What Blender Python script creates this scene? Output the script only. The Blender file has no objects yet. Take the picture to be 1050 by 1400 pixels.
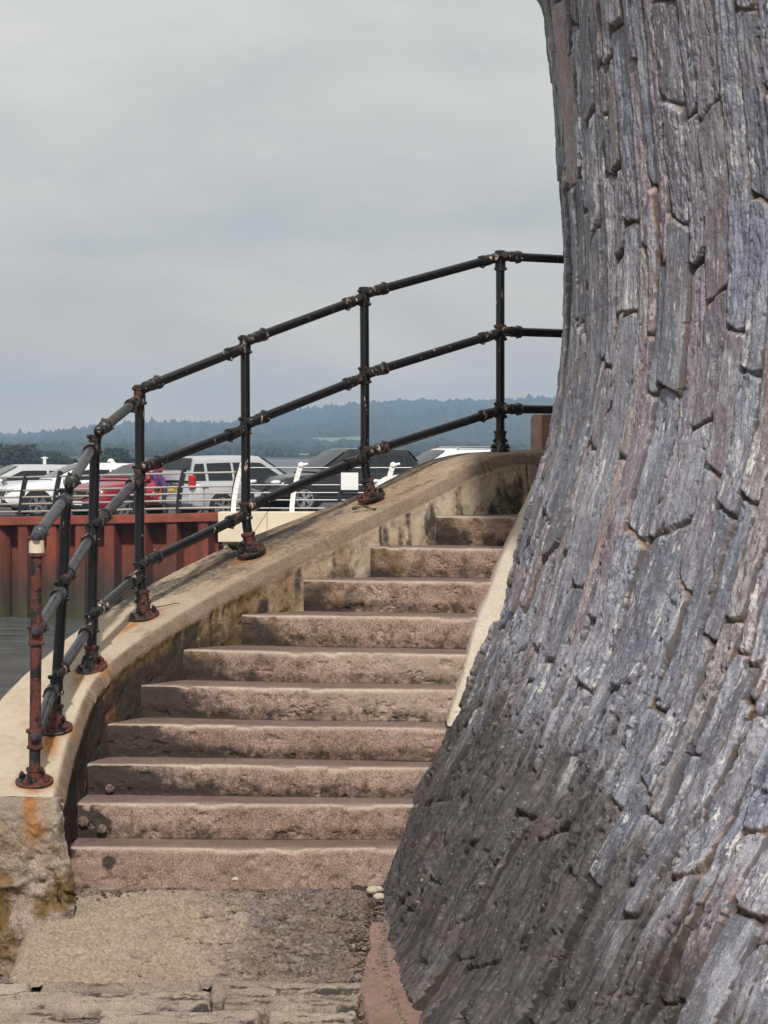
import bpy, bmesh, math, random
import numpy as np
from mathutils import Vector, Matrix
R_ = math.radians
rnd = random.Random(7)
rng = np.random.default_rng(11)
scene = bpy.context.scene
COL = scene.collection
F = 3530.0; HY = 612.0; CX = 525.0; E = 4.05     # focal length (photo px), horizon row, centre column, eye height over the water

def at(px, py, d):
    return Vector(((px-CX)/F*d, d, E-(py-HY)/F*d))

# ------------------------------------------------------------------ objects
def link(o, parent=None):
    COL.objects.link(o)
    if parent is not None: o.parent = parent
    return o
def tag(o, label=None, cat=None, group=None, kind=None):
    if label: o['label'] = label
    if cat: o['category'] = cat
    if group: o['group'] = group
    if kind: o['kind'] = kind
    return o
def empty(name, loc=(0,0,0), rz=0.0):
    o = bpy.data.objects.new(name, None); o.location = loc; o.rotation_euler = (0,0,rz)
    o.empty_display_size = .1
    return link(o)
def copy_tree(o, parent=None):
    c = o.copy(); link(c, parent)
    for ch in list(o.children): copy_tree(ch, c)
    return c
def npmesh(name, V, Fc, mat=None, parent=None, smooth=True, attrs=None, loc=None, mats=None, mi=None):
    V = np.asarray(V, dtype=np.float32).reshape(-1,3)
    me = bpy.data.meshes.new(name)
    if isinstance(Fc, np.ndarray):
        n, k = Fc.shape
        me.vertices.add(len(V)); me.vertices.foreach_set('co', V.ravel())
        me.loops.add(n*k); me.loops.foreach_set('vertex_index', Fc.astype(np.int32).ravel())
        me.polygons.add(n)
        me.polygons.foreach_set('loop_start', np.arange(0, n*k, k, dtype=np.int32))
        me.polygons.foreach_set('loop_total', np.full(n, k, dtype=np.int32))
        me.update(calc_edges=True)
    else:
        me.from_pydata([tuple(v) for v in V.tolist()], [], [tuple(f) for f in Fc]); me.update()
    me.polygons.foreach_set('use_smooth', np.full(len(me.polygons), bool(smooth)))
    for k, a in (attrs or {}).items():
        a = np.asarray(a, dtype=np.float32)
        if a.ndim == 2:
            at_ = me.attributes.new(k, 'FLOAT_VECTOR', 'POINT'); at_.data.foreach_set('vector', a.ravel())
        else:
            at_ = me.attributes.new(k, 'FLOAT', 'POINT'); at_.data.foreach_set('value', a.ravel())
    for m in (mats or ([mat] if mat else [])): me.materials.append(m)
    if mi is not None: me.polygons.foreach_set('material_index', np.asarray(mi, dtype=np.int32))
    me.validate()
    o = bpy.data.objects.new(name, me)
    if loc is not None: o.location = loc
    return link(o, parent)
def gridfaces(ny, nx, flip=False, wrapx=False):
    j, i = np.meshgrid(np.arange(ny-1), np.arange(nx if wrapx else nx-1), indexing='ij')
    a = j*nx+i; b = j*nx+(i+1) % nx; c = (j+1)*nx+(i+1) % nx; d = (j+1)*nx+i
    f = np.stack([a,b,c,d], -1).reshape(-1,4)
    return f[:, ::-1] if flip else f

class MB:
    """collects primitives that belong to ONE part"""
    def __init__(s): s.v = []; s.f = []
    def add(s, V, Fc):
        o = len(s.v); s.v += [tuple(map(float, v)) for v in V]; s.f += [tuple(int(i)+o for i in f) for f in Fc]; return s
    def box(s, c, size, rz=0, bev=0.0, M=None):
        bm = bmesh.new(); bmesh.ops.create_cube(bm, size=1)
        bmesh.ops.scale(bm, vec=size, verts=bm.verts)
        if bev: bmesh.ops.bevel(bm, geom=bm.edges[:], offset=bev, segments=2, affect='EDGES', profile=.6)
        T = Matrix.Translation(Vector(c)) @ Matrix.Rotation(rz, 4, 'Z')
        if M is not None: T = Matrix.Translation(Vector(c)) @ M
        bmesh.ops.transform(bm, matrix=T, verts=bm.verts)
        bm.verts.index_update()
        s.add([v.co[:] for v in bm.verts], [[v.index for v in f.verts] for f in bm.faces]); bm.free(); return s
    def tube(s, pts, r, n=14, cap=True):
        P = [Vector(p) for p in pts]; rr = r if isinstance(r, (list, tuple)) else [r]*len(P)
        t0 = (P[1]-P[0]).normalized()
        up = Vector((0,0,1)) if abs(t0.z) < .9 else Vector((0,1,0))
        x = t0.cross(up).normalized(); V = []
        for i, p in enumerate(P):
            a = P[max(i-1,0)]; b = P[min(i+1,len(P)-1)]
            t = (b-a).normalized(); x = (x - t*x.dot(t)).normalized(); y = t.cross(x)
            for k in range(n):
                an = 2*math.pi*k/n
                V.append(p + (x*math.cos(an)+y*math.sin(an))*rr[i])
        fs = []
        for i in range(len(P)-1):
            for k in range(n):
                fs.append((i*n+k, i*n+(k+1)%n, (i+1)*n+(k+1)%n, (i+1)*n+k))
        if cap:
            fs.append(tuple(range(n-1,-1,-1))); fs.append(tuple((len(P)-1)*n+k for k in range(n)))
        return s.add(V, fs)
    def ball(s, c, r, n=10, sc=(1,1,1), jit=0):
        V = []; fs = []; m = max(4, n//2+1)
        for j in range(m+1):
            th = math.pi*j/m
            for k in range(n):
                ph = 2*math.pi*k/n; q = 1+(rnd.random()-.5)*jit
                V.append((c[0]+r*sc[0]*q*math.sin(th)*math.cos(ph), c[1]+r*sc[1]*q*math.sin(th)*math.sin(ph), c[2]+r*sc[2]*q*math.cos(th)))
        for j in range(m):
            for k in range(n):
                fs.append((j*n+k, (j+1)*n+k, (j+1)*n+(k+1)%n, j*n+(k+1)%n))
        return s.add(V, fs)
    def build(s, name, mat, parent=None, smooth=True, loc=None, ang=40):
        o = npmesh(name, s.v, s.f, mat, parent, smooth, loc=loc)
        if smooth: o.data.set_sharp_from_angle(angle=R_(ang))
        return o

# ------------------------------------------------------------------ numpy noise
def _h(ix, iy, seed):
    n = (ix.astype(np.int64)*374761393 + iy.astype(np.int64)*668265263 + seed*974711) & 0x7fffffff
    n = ((n ^ (n >> 13))*1274126177) & 0x7fffffff
    n = ((n ^ (n >> 15))*2246822519) & 0x7fffffff
    return ((n ^ (n >> 16)) & 0xffff)/65535.0
def vn(x, y, seed=0):
    x = np.asarray(x, float); y = np.asarray(y, float)
    ix = np.floor(x); iy = np.floor(y); fx = x-ix; fy = y-iy
    fx = fx*fx*fx*(fx*(fx*6-15)+10); fy = fy*fy*fy*(fy*(fy*6-15)+10)
    a = _h(ix,iy,seed); b = _h(ix+1,iy,seed); c = _h(ix,iy+1,seed); d = _h(ix+1,iy+1,seed)
    return (a*(1-fx)+b*fx)*(1-fy)+(c*(1-fx)+d*fx)*fy
def fbm(x, y, o=4, seed=0, g=.5):
    t = 0; A = 1; n = 0
    for i in range(o):
        t = t+A*vn(x*2**i+i*17.3, y*2**i+i*9.1, seed+i*31); n += A; A *= g
    return t/n-.5
def ss(a, b, x):
    t = np.clip((x-a)/(b-a), 0, 1); return t*t*(3-2*t)
def spline(P, n):
    """Catmull-Rom through the rows of P"""
    P = np.asarray(P, float); m = len(P); t = np.linspace(0, m-1, n); i = np.clip(np.floor(t).astype(int), 0, m-2); u = (t-i)[:,None]
    ext = np.vstack([2*P[0]-P[1], P, 2*P[-1]-P[-2]])
    a, b, c, d = ext[i], ext[i+1], ext[i+2], ext[i+3]
    return .5*((2*b)+(c-a)*u+(2*a-5*b+4*c-d)*u**2+(3*b-a-3*c+d)*u**3)

# ------------------------------------------------------------------ materials
def mat_new(name):
    m = bpy.data.materials.new(name); m.use_nodes = True; nt = m.node_tree; nt.nodes.clear()
    out = nt.nodes.new('ShaderNodeOutputMaterial'); b = nt.nodes.new('ShaderNodeBsdfPrincipled')
    nt.links.new(b.outputs[0], out.inputs[0]); return m, nt, b
def put(nt, sock, v):
    if isinstance(v, bpy.types.NodeSocket): nt.links.new(v, sock)
    elif isinstance(v, (tuple, list)) and sock.type == 'RGBA': sock.default_value = (*v[:3], 1)
    elif sock.type == 'RGBA': sock.default_value = (v, v, v, 1)
    else: sock.default_value = v
def nd(nt, typ, ins=None, **props):
    n = nt.nodes.new('ShaderNode'+typ)
    for k, v in props.items(): setattr(n, k, v)
    for k, v in (ins or {}).items(): put(nt, n.inputs[k], v)
    return n
def attr(nt, name, vec=False): 
    a = nd(nt, 'Attribute', attribute_name=name); return a.outputs['Vector' if vec else 'Fac']
def obco(nt): return nd(nt, 'TexCoord').outputs['Object']
def geo(nt): return nd(nt, 'NewGeometry').outputs['Position']
def noise(nt, vec, scale, detail=5, rough=.55, dist=0.0):
    return nd(nt, 'TexNoise', {'Vector': vec, 'Scale': scale, 'Detail': detail, 'Roughness': rough, 'Distortion': dist}).outputs['Fac']
def ramp(nt, fac, stops, interp='LINEAR'):
    r = nd(nt, 'ValToRGB', {'Fac': fac}); cr = r.color_ramp; cr.interpolation = interp
    while len(cr.elements) < len(stops): cr.elements.new(.5)
    for e, (p, c) in zip(cr.elements, stops):
        e.position = p; e.color = (*c, 1) if isinstance(c, (tuple, list)) else (c, c, c, 1)
    return r.outputs[0]
def mix(nt, fac, a, b, blend='MIX'):
    m = nd(nt, 'Mix', data_type='RGBA', blend_type=blend)
    put(nt, m.inputs[0], fac); put(nt, m.inputs[6], a); put(nt, m.inputs[7], b); return m.outputs[2]
def math_(nt, op, a, b=0.0, clamp=False):
    m = nd(nt, 'Math', operation=op, use_clamp=clamp); put(nt, m.inputs[0], a); put(nt, m.inputs[1], b); return m.outputs[0]
def vscale(nt, vec, s):
    return nd(nt, 'Mapping', {'Vector': vec, 'Scale': s}).outputs[0]
def bump(nt, h, strength=.4, dist=.01, normal=None):
    d = {'Height': h, 'Strength': strength, 'Distance': dist}
    if normal is not None: d['Normal'] = normal
    return nd(nt, 'Bump', d).outputs[0]
def simple(name, col, rough=.5, metal=0.0, var=0.0, vs=3.0, spec=.5, coat=0.0, bmp=0.0):
    m, nt, b = mat_new(name); b.inputs['Roughness'].default_value = rough; b.inputs['Metallic'].default_value = metal
    b.inputs['Specular IOR Level'].default_value = spec; b.inputs['Coat Weight'].default_value = coat
    co = obco(nt)
    n = noise(nt, co, vs, 5)
    c2 = tuple(max(0, c*(1-var)) for c in col); c3 = tuple(min(1, c*(1+var)) for c in col)
    put(nt, b.inputs['Base Color'], ramp(nt, n, [(.3, c2), (.7, c3)]))
    if bmp: put(nt, b.inputs['Normal'], bump(nt, noise(nt, co, vs*6, 6), bmp, .01))
    return m

def m_slate():
    m, nt, b = mat_new('slate_masonry')
    suv = attr(nt, 'suv', True); st = attr(nt, 'stone'); st2 = attr(nt, 'stone2'); mo = attr(nt, 'mortar'); wet = attr(nt, 'wet')
    base = ramp(nt, st, [(0, (.15,.165,.22)), (.2, (.225,.225,.28)), (.36, (.185,.165,.20)), (.5, (.255,.20,.225)), (.62, (.27,.275,.325)), (.76, (.15,.17,.23)), (.88, (.25,.21,.20)), (.95, (.27,.265,.31)), (.986, (.45,.32,.30))], 'CONSTANT')
    up = attr(nt, 'upper')
    base = mix(nt, 1.0, base, ramp(nt, st2, [(0, .42), (.25, .68), (.5, .92), (.75, 1.2), (1, 1.7)]), 'MULTIPLY')
    base = mix(nt, up, base, mix(nt, 1.0, base, (1.32,1.28,1.27), 'MULTIPLY'))
    strk = ramp(nt, st2, [(0, .2), (.45, .5), (1, 1.0)])
    # bedding streaks along the stone
    f1 = noise(nt, vscale(nt, suv, (34, 2.6, 1)), 1, 6, .62, .6)
    base0 = base
    base = mix(nt, ramp(nt, f1, [(.3, 0.0), (.7, 1.0)]), mix(nt, .42, base, (.05,.05,.065)), mix(nt, .30, base, (.42,.41,.48)))
    f2 = noise(nt, vscale(nt, suv, (44, 7, 1)), 1, 8, .68, .5)
    base = mix(nt, math_(nt, 'MULTIPLY', ramp(nt, f2, [(.47, 0.0), (.57, .95)]), math_(nt, 'MULTIPLY', strk, math_(nt, 'SUBTRACT', 1.0, math_(nt, 'MULTIPLY', up, .45)))), base, (.055,.05,.06))  # dark slits: bedding streaks with shadow streaks painted in
    base = mix(nt, strk, mix(nt, .7, base, base0), base)
    f3 = noise(nt, vscale(nt, suv, (22, 22, 1)), 1, 8, .75)
    base = mix(nt, ramp(nt, f3, [(.5, 0.0), (.72, .45)]), base, (.36,.33,.39))
    blot = noise(nt, vscale(nt, suv, (5, 2, 1)), 1, 4, .6)
    base = mix(nt, ramp(nt, blot, [(.50, 0.0), (.66, .45)]), base, (.235,.175,.185))
    blo2 = noise(nt, vscale(nt, suv, (9, 3, 1)), 1, 5, .65)
    base = mix(nt, ramp(nt, blo2, [(.50, 0.0), (.60, .75)]), base, (.36,.36,.41))
    # quartz veins
    v = noise(nt, vscale(nt, suv, (44, 11, 1)), 1, 9, .75, .5)
    vm = noise(nt, vscale(nt, suv, (6, 1.6, 1)), 1, 4, .6)
    vein = ramp(nt, math_(nt, 'ADD', v, math_(nt, 'MULTIPLY', math_(nt, 'SUBTRACT', vm, .5), .6)), [(.585, 0.0), (.625, .95)])
    base = mix(nt, vein, base, (.60,.58,.56))
    v2 = noise(nt, vscale(nt, suv, (60, 24, 1)), 1, 7, .8, .8)
    base = mix(nt, ramp(nt, v2, [(.582, 0.0), (.63, .9)]), base, (.58,.56,.57))
    f4 = noise(nt, vscale(nt, suv, (170, 95, 1)), 1, 4, .7)
    base = mix(nt, ramp(nt, f4, [(.36, .7), (.46, 0.0)]), base, (.04,.036,.045)); base = mix(nt, ramp(nt, f4, [(.58, 0.0), (.68, .6)]), base, (.55,.53,.58))
    # ochre mortar and the lichen of the joints
    mc = mix(nt, noise(nt, vscale(nt, suv, (40, 40, 1)), 1, 6, .7), (.035,.022,.016), (.46,.29,.17))
    base = mix(nt, math_(nt, 'MULTIPLY', mo, ramp(nt, st2, [(0, .35), (1, 1.0)])), base, mc)
    ck = math_(nt, 'MULTIPLY', attr(nt, 'crack_shade'), ramp(nt, f4, [(.3, .95), (.6, .6)]))
    base = mix(nt, ck, base, (.022,.019,.020))  # shade of cracks and joint recesses painted into the colour
    # brown weed-stained foot, wetted by the tide
    wn = noise(nt, vscale(nt, suv, (26, 4, 1)), 1, 7, .7, .5)
    wcol = mix(nt, ramp(nt, wn, [(.38, 0.0), (.66, 1.0)]), (.012,.009,.008), (.10,.078,.066))
    wk = ramp(nt, math_(nt, 'ADD', math_(nt, 'ADD', wet, math_(nt, 'MULTIPLY', math_(nt, 'SUBTRACT', st2, .5), .45)), math_(nt, 'SUBTRACT', noise(nt, vscale(nt, suv, (14, 4, 1)), 1, 7, .7), .5)), [(.40, 0.0), (.74, .88)])
    base = mix(nt, wk, base, wcol)
    # barnacle flecks
    bn = noise(nt, vscale(nt, suv, (110, 70, 1)), 1, 3, .6)
    base = mix(nt, math_(nt, 'MULTIPLY', ramp(nt, bn, [(.64, 0.0), (.70, .8)]), wk), base, (.42,.39,.34))
    put(nt, b.inputs['Base Color'], base)
    put(nt, b.inputs['Roughness'], ramp(nt, f2, [(.3, .42), (.7, .68)]))
    b.inputs['Specular IOR Level'].default_value = .5
    h = math_(nt, 'ADD', math_(nt, 'MULTIPLY', f2, .7), math_(nt, 'MULTIPLY', f1, .8))
    h = math_(nt, 'ADD', h, math_(nt, 'MULTIPLY', f3, .5))
    put(nt, b.inputs['Normal'], bump(nt, h, .75, .014))
    return m

def m_concrete(name, lo, hi, dark, sp=1.0, bmp=.6, pale=(.62,.54,.44)):
    """old cast concrete: attributes grime, moss, rust, pale stain it"""
    m, nt, b = mat_new(name); P = geo(nt)
    n1 = noise(nt, P, 3.2*sp, 8, .62, .3); n2 = noise(nt, P, 38*sp, 6, .7); n3 = noise(nt, P, 120*sp, 4, .65); n4 = noise(nt, P, 11*sp, 7, .68, .5)
    c = mix(nt, ramp(nt, n1, [(.32, 0.0), (.68, 1.0)]), lo, hi)
    c = mix(nt, ramp(nt, n4, [(.48, 0.0), (.68, .55)]), c, dark)
    c = mix(nt, ramp(nt, n2, [(.5, 0.0), (.7, .5)]), c, dark)
    c = mix(nt, ramp(nt, n3, [(.56, 0.0), (.7, .55)]), c, pale)
    c = mix(nt, ramp(nt, n3, [(.34, .75), (.46, 0.0)]), c, tuple(x*.5 for x in dark))
    n5 = noise(nt, P, 260*sp, 3, .6)
    c = mix(nt, ramp(nt, n5, [(.38, .6), (.47, 0.0)]), c, tuple(x*.6 for x in dark)); c = mix(nt, ramp(nt, n5, [(.56, 0.0), (.66, .5)]), c, pale)
    c = mix(nt, math_(nt, 'MULTIPLY', attr(nt, 'pale'), ramp(nt, n4, [(.3, .5), (.6, 1.0)])), c, pale)
    c = mix(nt, attr(nt, 'greyed'), c, mix(nt, 1.0, c, (.50,.47,.50), 'MULTIPLY'))  # darkens treads and coping lip towards mauve-grey
    ng = math_(nt, 'ADD', math_(nt, 'MULTIPLY', n2, .6), math_(nt, 'MULTIPLY', n4, .4))
    def stain(c, name, col, lo_, hi_, k=.8, nn=None):
        a = math_(nt, 'ADD', attr(nt, name), math_(nt, 'MULTIPLY', math_(nt, 'SUBTRACT', nn or n4, .5), k))
        return mix(nt, ramp(nt, a, [(lo_, 0.0), (hi_, .95)]), c, col)
    mc = mix(nt, ramp(nt, n2, [(.35, 0.0), (.65, 1.0)]), (.030,.024,.010), (.25,.15,.05))
    c = stain(c, 'moss', mc, .35, .80, 1.7)
    c = stain(c, 'grime_shade', mix(nt, n2, (.010,.008,.007), (.075,.058,.048)), .36, .92, 2.0, ng)  # grime, together with shade painted into hollows and pits
    rc = mix(nt, ramp(nt, n2, [(.3, 0.0), (.7, 1.0)]), (.22,.065,.015), (.52,.23,.06))
    c = stain(c, 'rust', rc, .3, 1.0, .55)
    put(nt, b.inputs['Base Color'], c); b.inputs['Roughness'].default_value = .86; b.inputs['Specular IOR Level'].default_value = .25
    h = math_(nt, 'ADD', math_(nt, 'MULTIPLY', n2, .7), math_(nt, 'MULTIPLY', n3, .4)); h = math_(nt, 'ADD', h, n4)
    put(nt, b.inputs['Normal'], bump(nt, h, bmp, .012)); return m

def m_rubble():
    m, nt, b = mat_new('rubble_concrete'); P = geo(nt); peb = attr(nt, 'pebble'); pv = attr(nt, 'pebblehue'); pl = attr(nt, 'pale')
    n1 = noise(nt, P, 4, 7, .65); n2 = noise(nt, P, 60, 6, .7); n3 = noise(nt, P, 16, 6, .7)
    c = mix(nt, ramp(nt, n2, [(.38, 0.0), (.62, 1.0)]), (.045,.032,.027), (.34,.255,.21))
    c = mix(nt, ramp(nt, n3, [(.5, 0.0), (.7, .6)]), c, (.15,.09,.055))
    tan = mix(nt, ramp(nt, n2, [(.3, 0.0), (.7, 1.0)]), (.25,.18,.13), (.60,.475,.36))
    pk = math_(nt, 'ADD', pl, math_(nt, 'MULTIPLY', math_(nt, 'SUBTRACT', n3, .5), 1.2))
    c = mix(nt, ramp(nt, pk, [(.3, 0.0), (.75, .95)]), c, tan)
    pc = ramp(nt, pv, [(0, (.12,.12,.145)), (.25, (.24,.19,.165)), (.5, (.33,.29,.27)), (.7, (.10,.085,.08)), (.85, (.50,.46,.42)), (.93, (.25,.14,.08))], 'CONSTANT')
    pc = mix(nt, .5, pc, c)
    c = mix(nt, math_(nt, 'MULTIPLY', peb, ramp(nt, pk, [(.3, 1.0), (.8, .35)])), c, pc)
    gr = math_(nt, 'ADD', attr(nt, 'grime_shade'), math_(nt, 'MULTIPLY', math_(nt, 'SUBTRACT', n3, .5), .8))
    c = mix(nt, ramp(nt, gr, [(.4, 0.0), (.8, .95)]), c, (.045,.028,.017))  # dirt, plus painted shade in the hollows of the rubble
    put(nt, b.inputs['Base Color'], c); b.inputs['Roughness'].default_value = .75
    put(nt, b.inputs['Normal'], bump(nt, math_(nt, 'ADD', n2, n3), 1.0, .02)); return m

def m_paint(name, base, rustk, gloss=.28, wear=.0, wearcol=(.20,.19,.22), flake=.66):
    """iron painted many times; rust through the chips"""
    m, nt, b = mat_new(name); P = geo(nt)
    n1 = noise(nt, P, 14, 6, .65, .4); n2 = noise(nt, P, 55, 6, .7); n3 = noise(nt, P, 26, 4, .7); n4 = noise(nt, vscale(nt, P, (30,30,9)), 1, 5, .7)
    c = mix(nt, ramp(nt, n1, [(.4, 0.0), (.62, wear)]), base, wearcol)
    rc = mix(nt, ramp(nt, n2, [(.3, 0.0), (.7, 1.0)]), (.035,.010,.008), (.16,.046,.028))
    ra = math_(nt, 'ADD', n1, rustk)
    rm = ramp(nt, ra, [(.62, 0.0), (.68, 1.0)])
    c = mix(nt, rm, c, rc)
    c = mix(nt, ramp(nt, n4, [(flake, 0.0), (flake+.025, 1.0)]), c, (.47,.36,.28))
    put(nt, b.inputs['Base Color'], c)
    put(nt, b.inputs['Roughness'], mix(nt, rm, gloss, .85)); b.inputs['Specular IOR Level'].default_value = .5
    put(nt, b.inputs['Normal'], bump(nt, math_(nt, 'ADD', math_(nt, 'MULTIPLY', rm, n2), math_(nt, 'MULTIPLY', n3, .5)), .5, .006)); return m

def m_piles():
    m, nt, b = mat_new('rusted_sheet_piles'); P = geo(nt)
    n1 = noise(nt, vscale(nt, P, (2.2,2.2,.6)), 1, 7, .65); n2 = noise(nt, vscale(nt, P, (14,14,3)), 1, 6, .7)
    c = mix(nt, ramp(nt, n1, [(.3, 0.0), (.7, 1.0)]), (.070,.017,.010), (.27,.056,.027))
    c = mix(nt, ramp(nt, n2, [(.52, 0.0), (.68, .7)]), c, (.035,.016,.012))
    z = nd(nt, 'SeparateXYZ', {0: P}).outputs[2]
    zz = math_(nt, 'ADD', z, math_(nt, 'MULTIPLY', math_(nt, 'SUBTRACT', n1, .5), 1.1))
    c = mix(nt, ramp(nt, math_(nt, 'MULTIPLY', zz, .4), [(.28, 1.0), (.72, 0.0)]), c, mix(nt, n2, (.018,.012,.010), (.075,.05,.035)))
    g = math_(nt, 'MULTIPLY', ramp(nt, math_(nt, 'MULTIPLY', zz, .4), [(.06, 1.0), (.22, 0.0)]), ramp(nt, n2, [(.4, 0.0), (.6, .9)]))
    c = mix(nt, g, c, (.05,.055,.012))
    put(nt, b.inputs['Base Color'], c); b.inputs['Roughness'].default_value = .8
    put(nt, b.inputs['Normal'], bump(nt, n2, .5, .03)); return m

def m_foliage(name, a, c_, s=.05, hue=None):
    m, nt, b = mat_new(name); P = geo(nt); n = noise(nt, P, s, 5, .65); n2 = noise(nt, P, s*14, 4, .7)
    k = math_(nt, 'ADD', math_(nt, 'MULTIPLY', n, .55), math_(nt, 'MULTIPLY', n2, .45))
    put(nt, b.inputs['Base Color'], ramp(nt, k, [(.36, a), (.64, c_)])); b.inputs['Roughness'].default_value = .8; b.inputs['Specular IOR Level'].default_value = .2
    return m

M = {}
M['slate'] = m_slate()
M['step'] = m_concrete('stair_concrete', (.25,.155,.122), (.43,.305,.245), (.085,.050,.040))
M['coping'] = m_concrete('parapet_concrete', (.29,.195,.125), (.44,.33,.225), (.14,.088,.057), pale=(.60,.52,.41))
M['endface'] = m_concrete('rough_wall_end', (.23,.17,.135), (.40,.32,.265), (.11,.075,.055), bmp=.9, pale=(.55,.47,.38))
M['fillet'] = m_concrete('smooth_pale_concrete', (.50,.43,.345), (.60,.53,.44), (.34,.26,.20), bmp=.3)
M['pink'] = m_concrete('pink_concrete', (.21,.13,.105), (.29,.19,.155), (.10,.062,.05), sp=1.6, bmp=.4, pale=(.36,.26,.22))
M['sett'] = m_concrete('granite_setts', (.19,.14,.115), (.36,.285,.235), (.07,.05,.042), sp=1.3, bmp=.8)
M['rubble'] = m_rubble()
M['black'] = m_paint('black_iron_paint', (.008,.008,.010), -.10, .25)
M['fitting'] = m_paint('chipped_black_fittings', (.010,.010,.011), .055, .34, flake=.60)
M['rustpost'] = m_paint('rusted_iron', (.012,.011,.012), .20, .4, flake=.72)
M['worn'] = m_paint('worn_sky_sheen_iron', (.024,.024,.03), -.01, .28, .55, (.085,.08,.098))  # wear tone also carries a painted sky sheen for the near rails
M['plate'] = m_paint('rusted_base_plates', (.012,.01,.01), .14, .4, flake=.74)
M['piles'] = m_piles()
M['capbeam'] = simple('rusted_steel_beam', (.20,.045,.024), .75, var=.45, vs=2.2, bmp=.3)
M['cream'] = simple('cream_painted_concrete', (.66,.56,.42), .8, var=.10, vs=1.4)
M['plinth'] = simple('grey_plinth', (.40,.35,.28), .85, var=.2, vs=2)
M['asphalt'] = simple('car_park_asphalt', (.055,.055,.058), .9, var=.25, vs=1.5)
M['mud'] = simple('dark_wet_foreshore', (.038,.031,.029), .75, var=.5, vs=1.6, bmp=.8)
M['steel'] = simple('pale_tube_rail', (.38,.35,.31), .35, .3, var=.15)
M['darksteel'] = simple('grey_tube_rail', (.22,.22,.22), .4, .3)
M['navy'] = simple('dark_blue_post', (.014,.016,.022), .4)
M['whitepost'] = simple('white_post_paint', (.78,.77,.74), .45)
M['grass'] = simple('meadow_grass', (.030,.040,.022), .9, var=.25, vs=.02)
M['field'] = simple('meadow_field', (.16,.19,.085), .9, var=.25, vs=.03)
M['forest'] = m_foliage('hill_forest', (.011,.020,.019), (.042,.062,.050), .012)
M['wood'] = m_foliage('shore_wood', (.007,.013,.008), (.034,.048,.026), .2)
M['weed'] = simple('green_weed', (.030,.042,.012), .6, var=.4, vs=40)
M['tyre'] = simple('tyre_rubber', (.012,.012,.013), .8)
M['trim'] = simple('black_plastic', (.012,.012,.013), .5)
M['alloy'] = simple('alloy_rim', (.55,.55,.56), .3, .8)
M['carglass'] = simple('car_glass', (.012,.016,.019), .05, spec=.45)
M['redlens'] = simple('red_lens', (.45,.015,.02), .15, coat=.5)
M['clearlens'] = simple('clear_lens', (.62,.63,.65), .1, coat=.6)
M['plateyellow'] = simple('yellow_plate', (.72,.50,.05), .5)
M['platewhite'] = simple('white_plate', (.75,.75,.73), .5)
M['chrome'] = simple('chrome', (.65,.65,.66), .15, 1.0)
M['ink'] = simple('black_lettering', (.01,.01,.01), .5)
def paint(name, col, metal=.0): return simple(name, col, .3, metal, var=.02, coat=.4)
M['p_white'] = paint('white_car_paint', (.72,.73,.74)); M['p_silver'] = paint('silver_car_paint', (.52,.53,.55), .35)
M['p_red'] = paint('dark_red_car_paint', (.24,.012,.026)); M['p_black'] = paint('black_car_paint', (.010,.011,.014))
M['p_door_lit'] = paint('lit_red_door_paint', (.36,.022,.04))  # the car's red made lighter, sunlight painted into the open door
M['stone_pink'] = simple('pink_sandstone', (.36,.22,.165), .85, var=.3, vs=9, bmp=.5)
M['wallwhite'] = simple('house_render', (.45,.37,.34), .8); M['rooftile'] = simple('house_roof', (.20,.13,.11), .8)
def m_water():
    m, nt, b = mat_new('sea_water'); P = geo(nt)
    n = noise(nt, vscale(nt, P, (.55,1.5,1)), 1, 5, .6, .6); n2 = noise(nt, vscale(nt, P, (.25,.55,1)), 1, 3, .5)
    put(nt, b.inputs['Base Color'], (.10,.108,.105)); b.inputs['Roughness'].default_value = .22; b.inputs['IOR'].default_value = 1.33
    put(nt, b.inputs['Normal'], bump(nt, math_(nt, 'ADD', n, n2), 1.0, 3.0)); return m
M['water'] = m_water()
# ================================================================== bastion (battered slate wall, a surface of revolution)
BX, BY = 5.0, 12.4
sil = [(-60,700),(0,737),(75,746),(150,754),(240,762),(330,769),(400,770),(460,768),(520,764),(600,754),(640,741),(673,731),(708,723),(731,718),(800,700),(843,689),(862,680),(908,660),(954,643),(997,627),(1030,606),(1080,580),(1150,548),(1220,521)]
D0 = math.hypot(BX, BY); AZC = math.atan2(BX, BY)
zs, rs = [], []
for py, px in sil:
    az = math.atan((px-CX)/F); R = D0*math.sin(AZC-az); dep = math.sqrt(D0*D0-R*R)*math.cos(az)
    zs.append(E-(py-HY)/F*dep); rs.append(R)
zs, rs = zs[::-1], rs[::-1]
ZB = -.6; ZT = zs[-1]
zs = [ZB, E-2.9, E-2.45]+zs; rs = [rs[0]+.72, rs[0]+.48, rs[0]+.25]+rs
zf = np.linspace(ZB, ZT, 2000); rf = np.interp(zf, zs, rs)
k = np.exp(-np.linspace(-2.5,2.5,121)**2); k /= k.sum()
rf = np.convolve(np.pad(rf, 60, mode='reflect', reflect_type='odd'), k, mode='valid')
def bastion_R(z): return np.interp(z, zf, rf)

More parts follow.
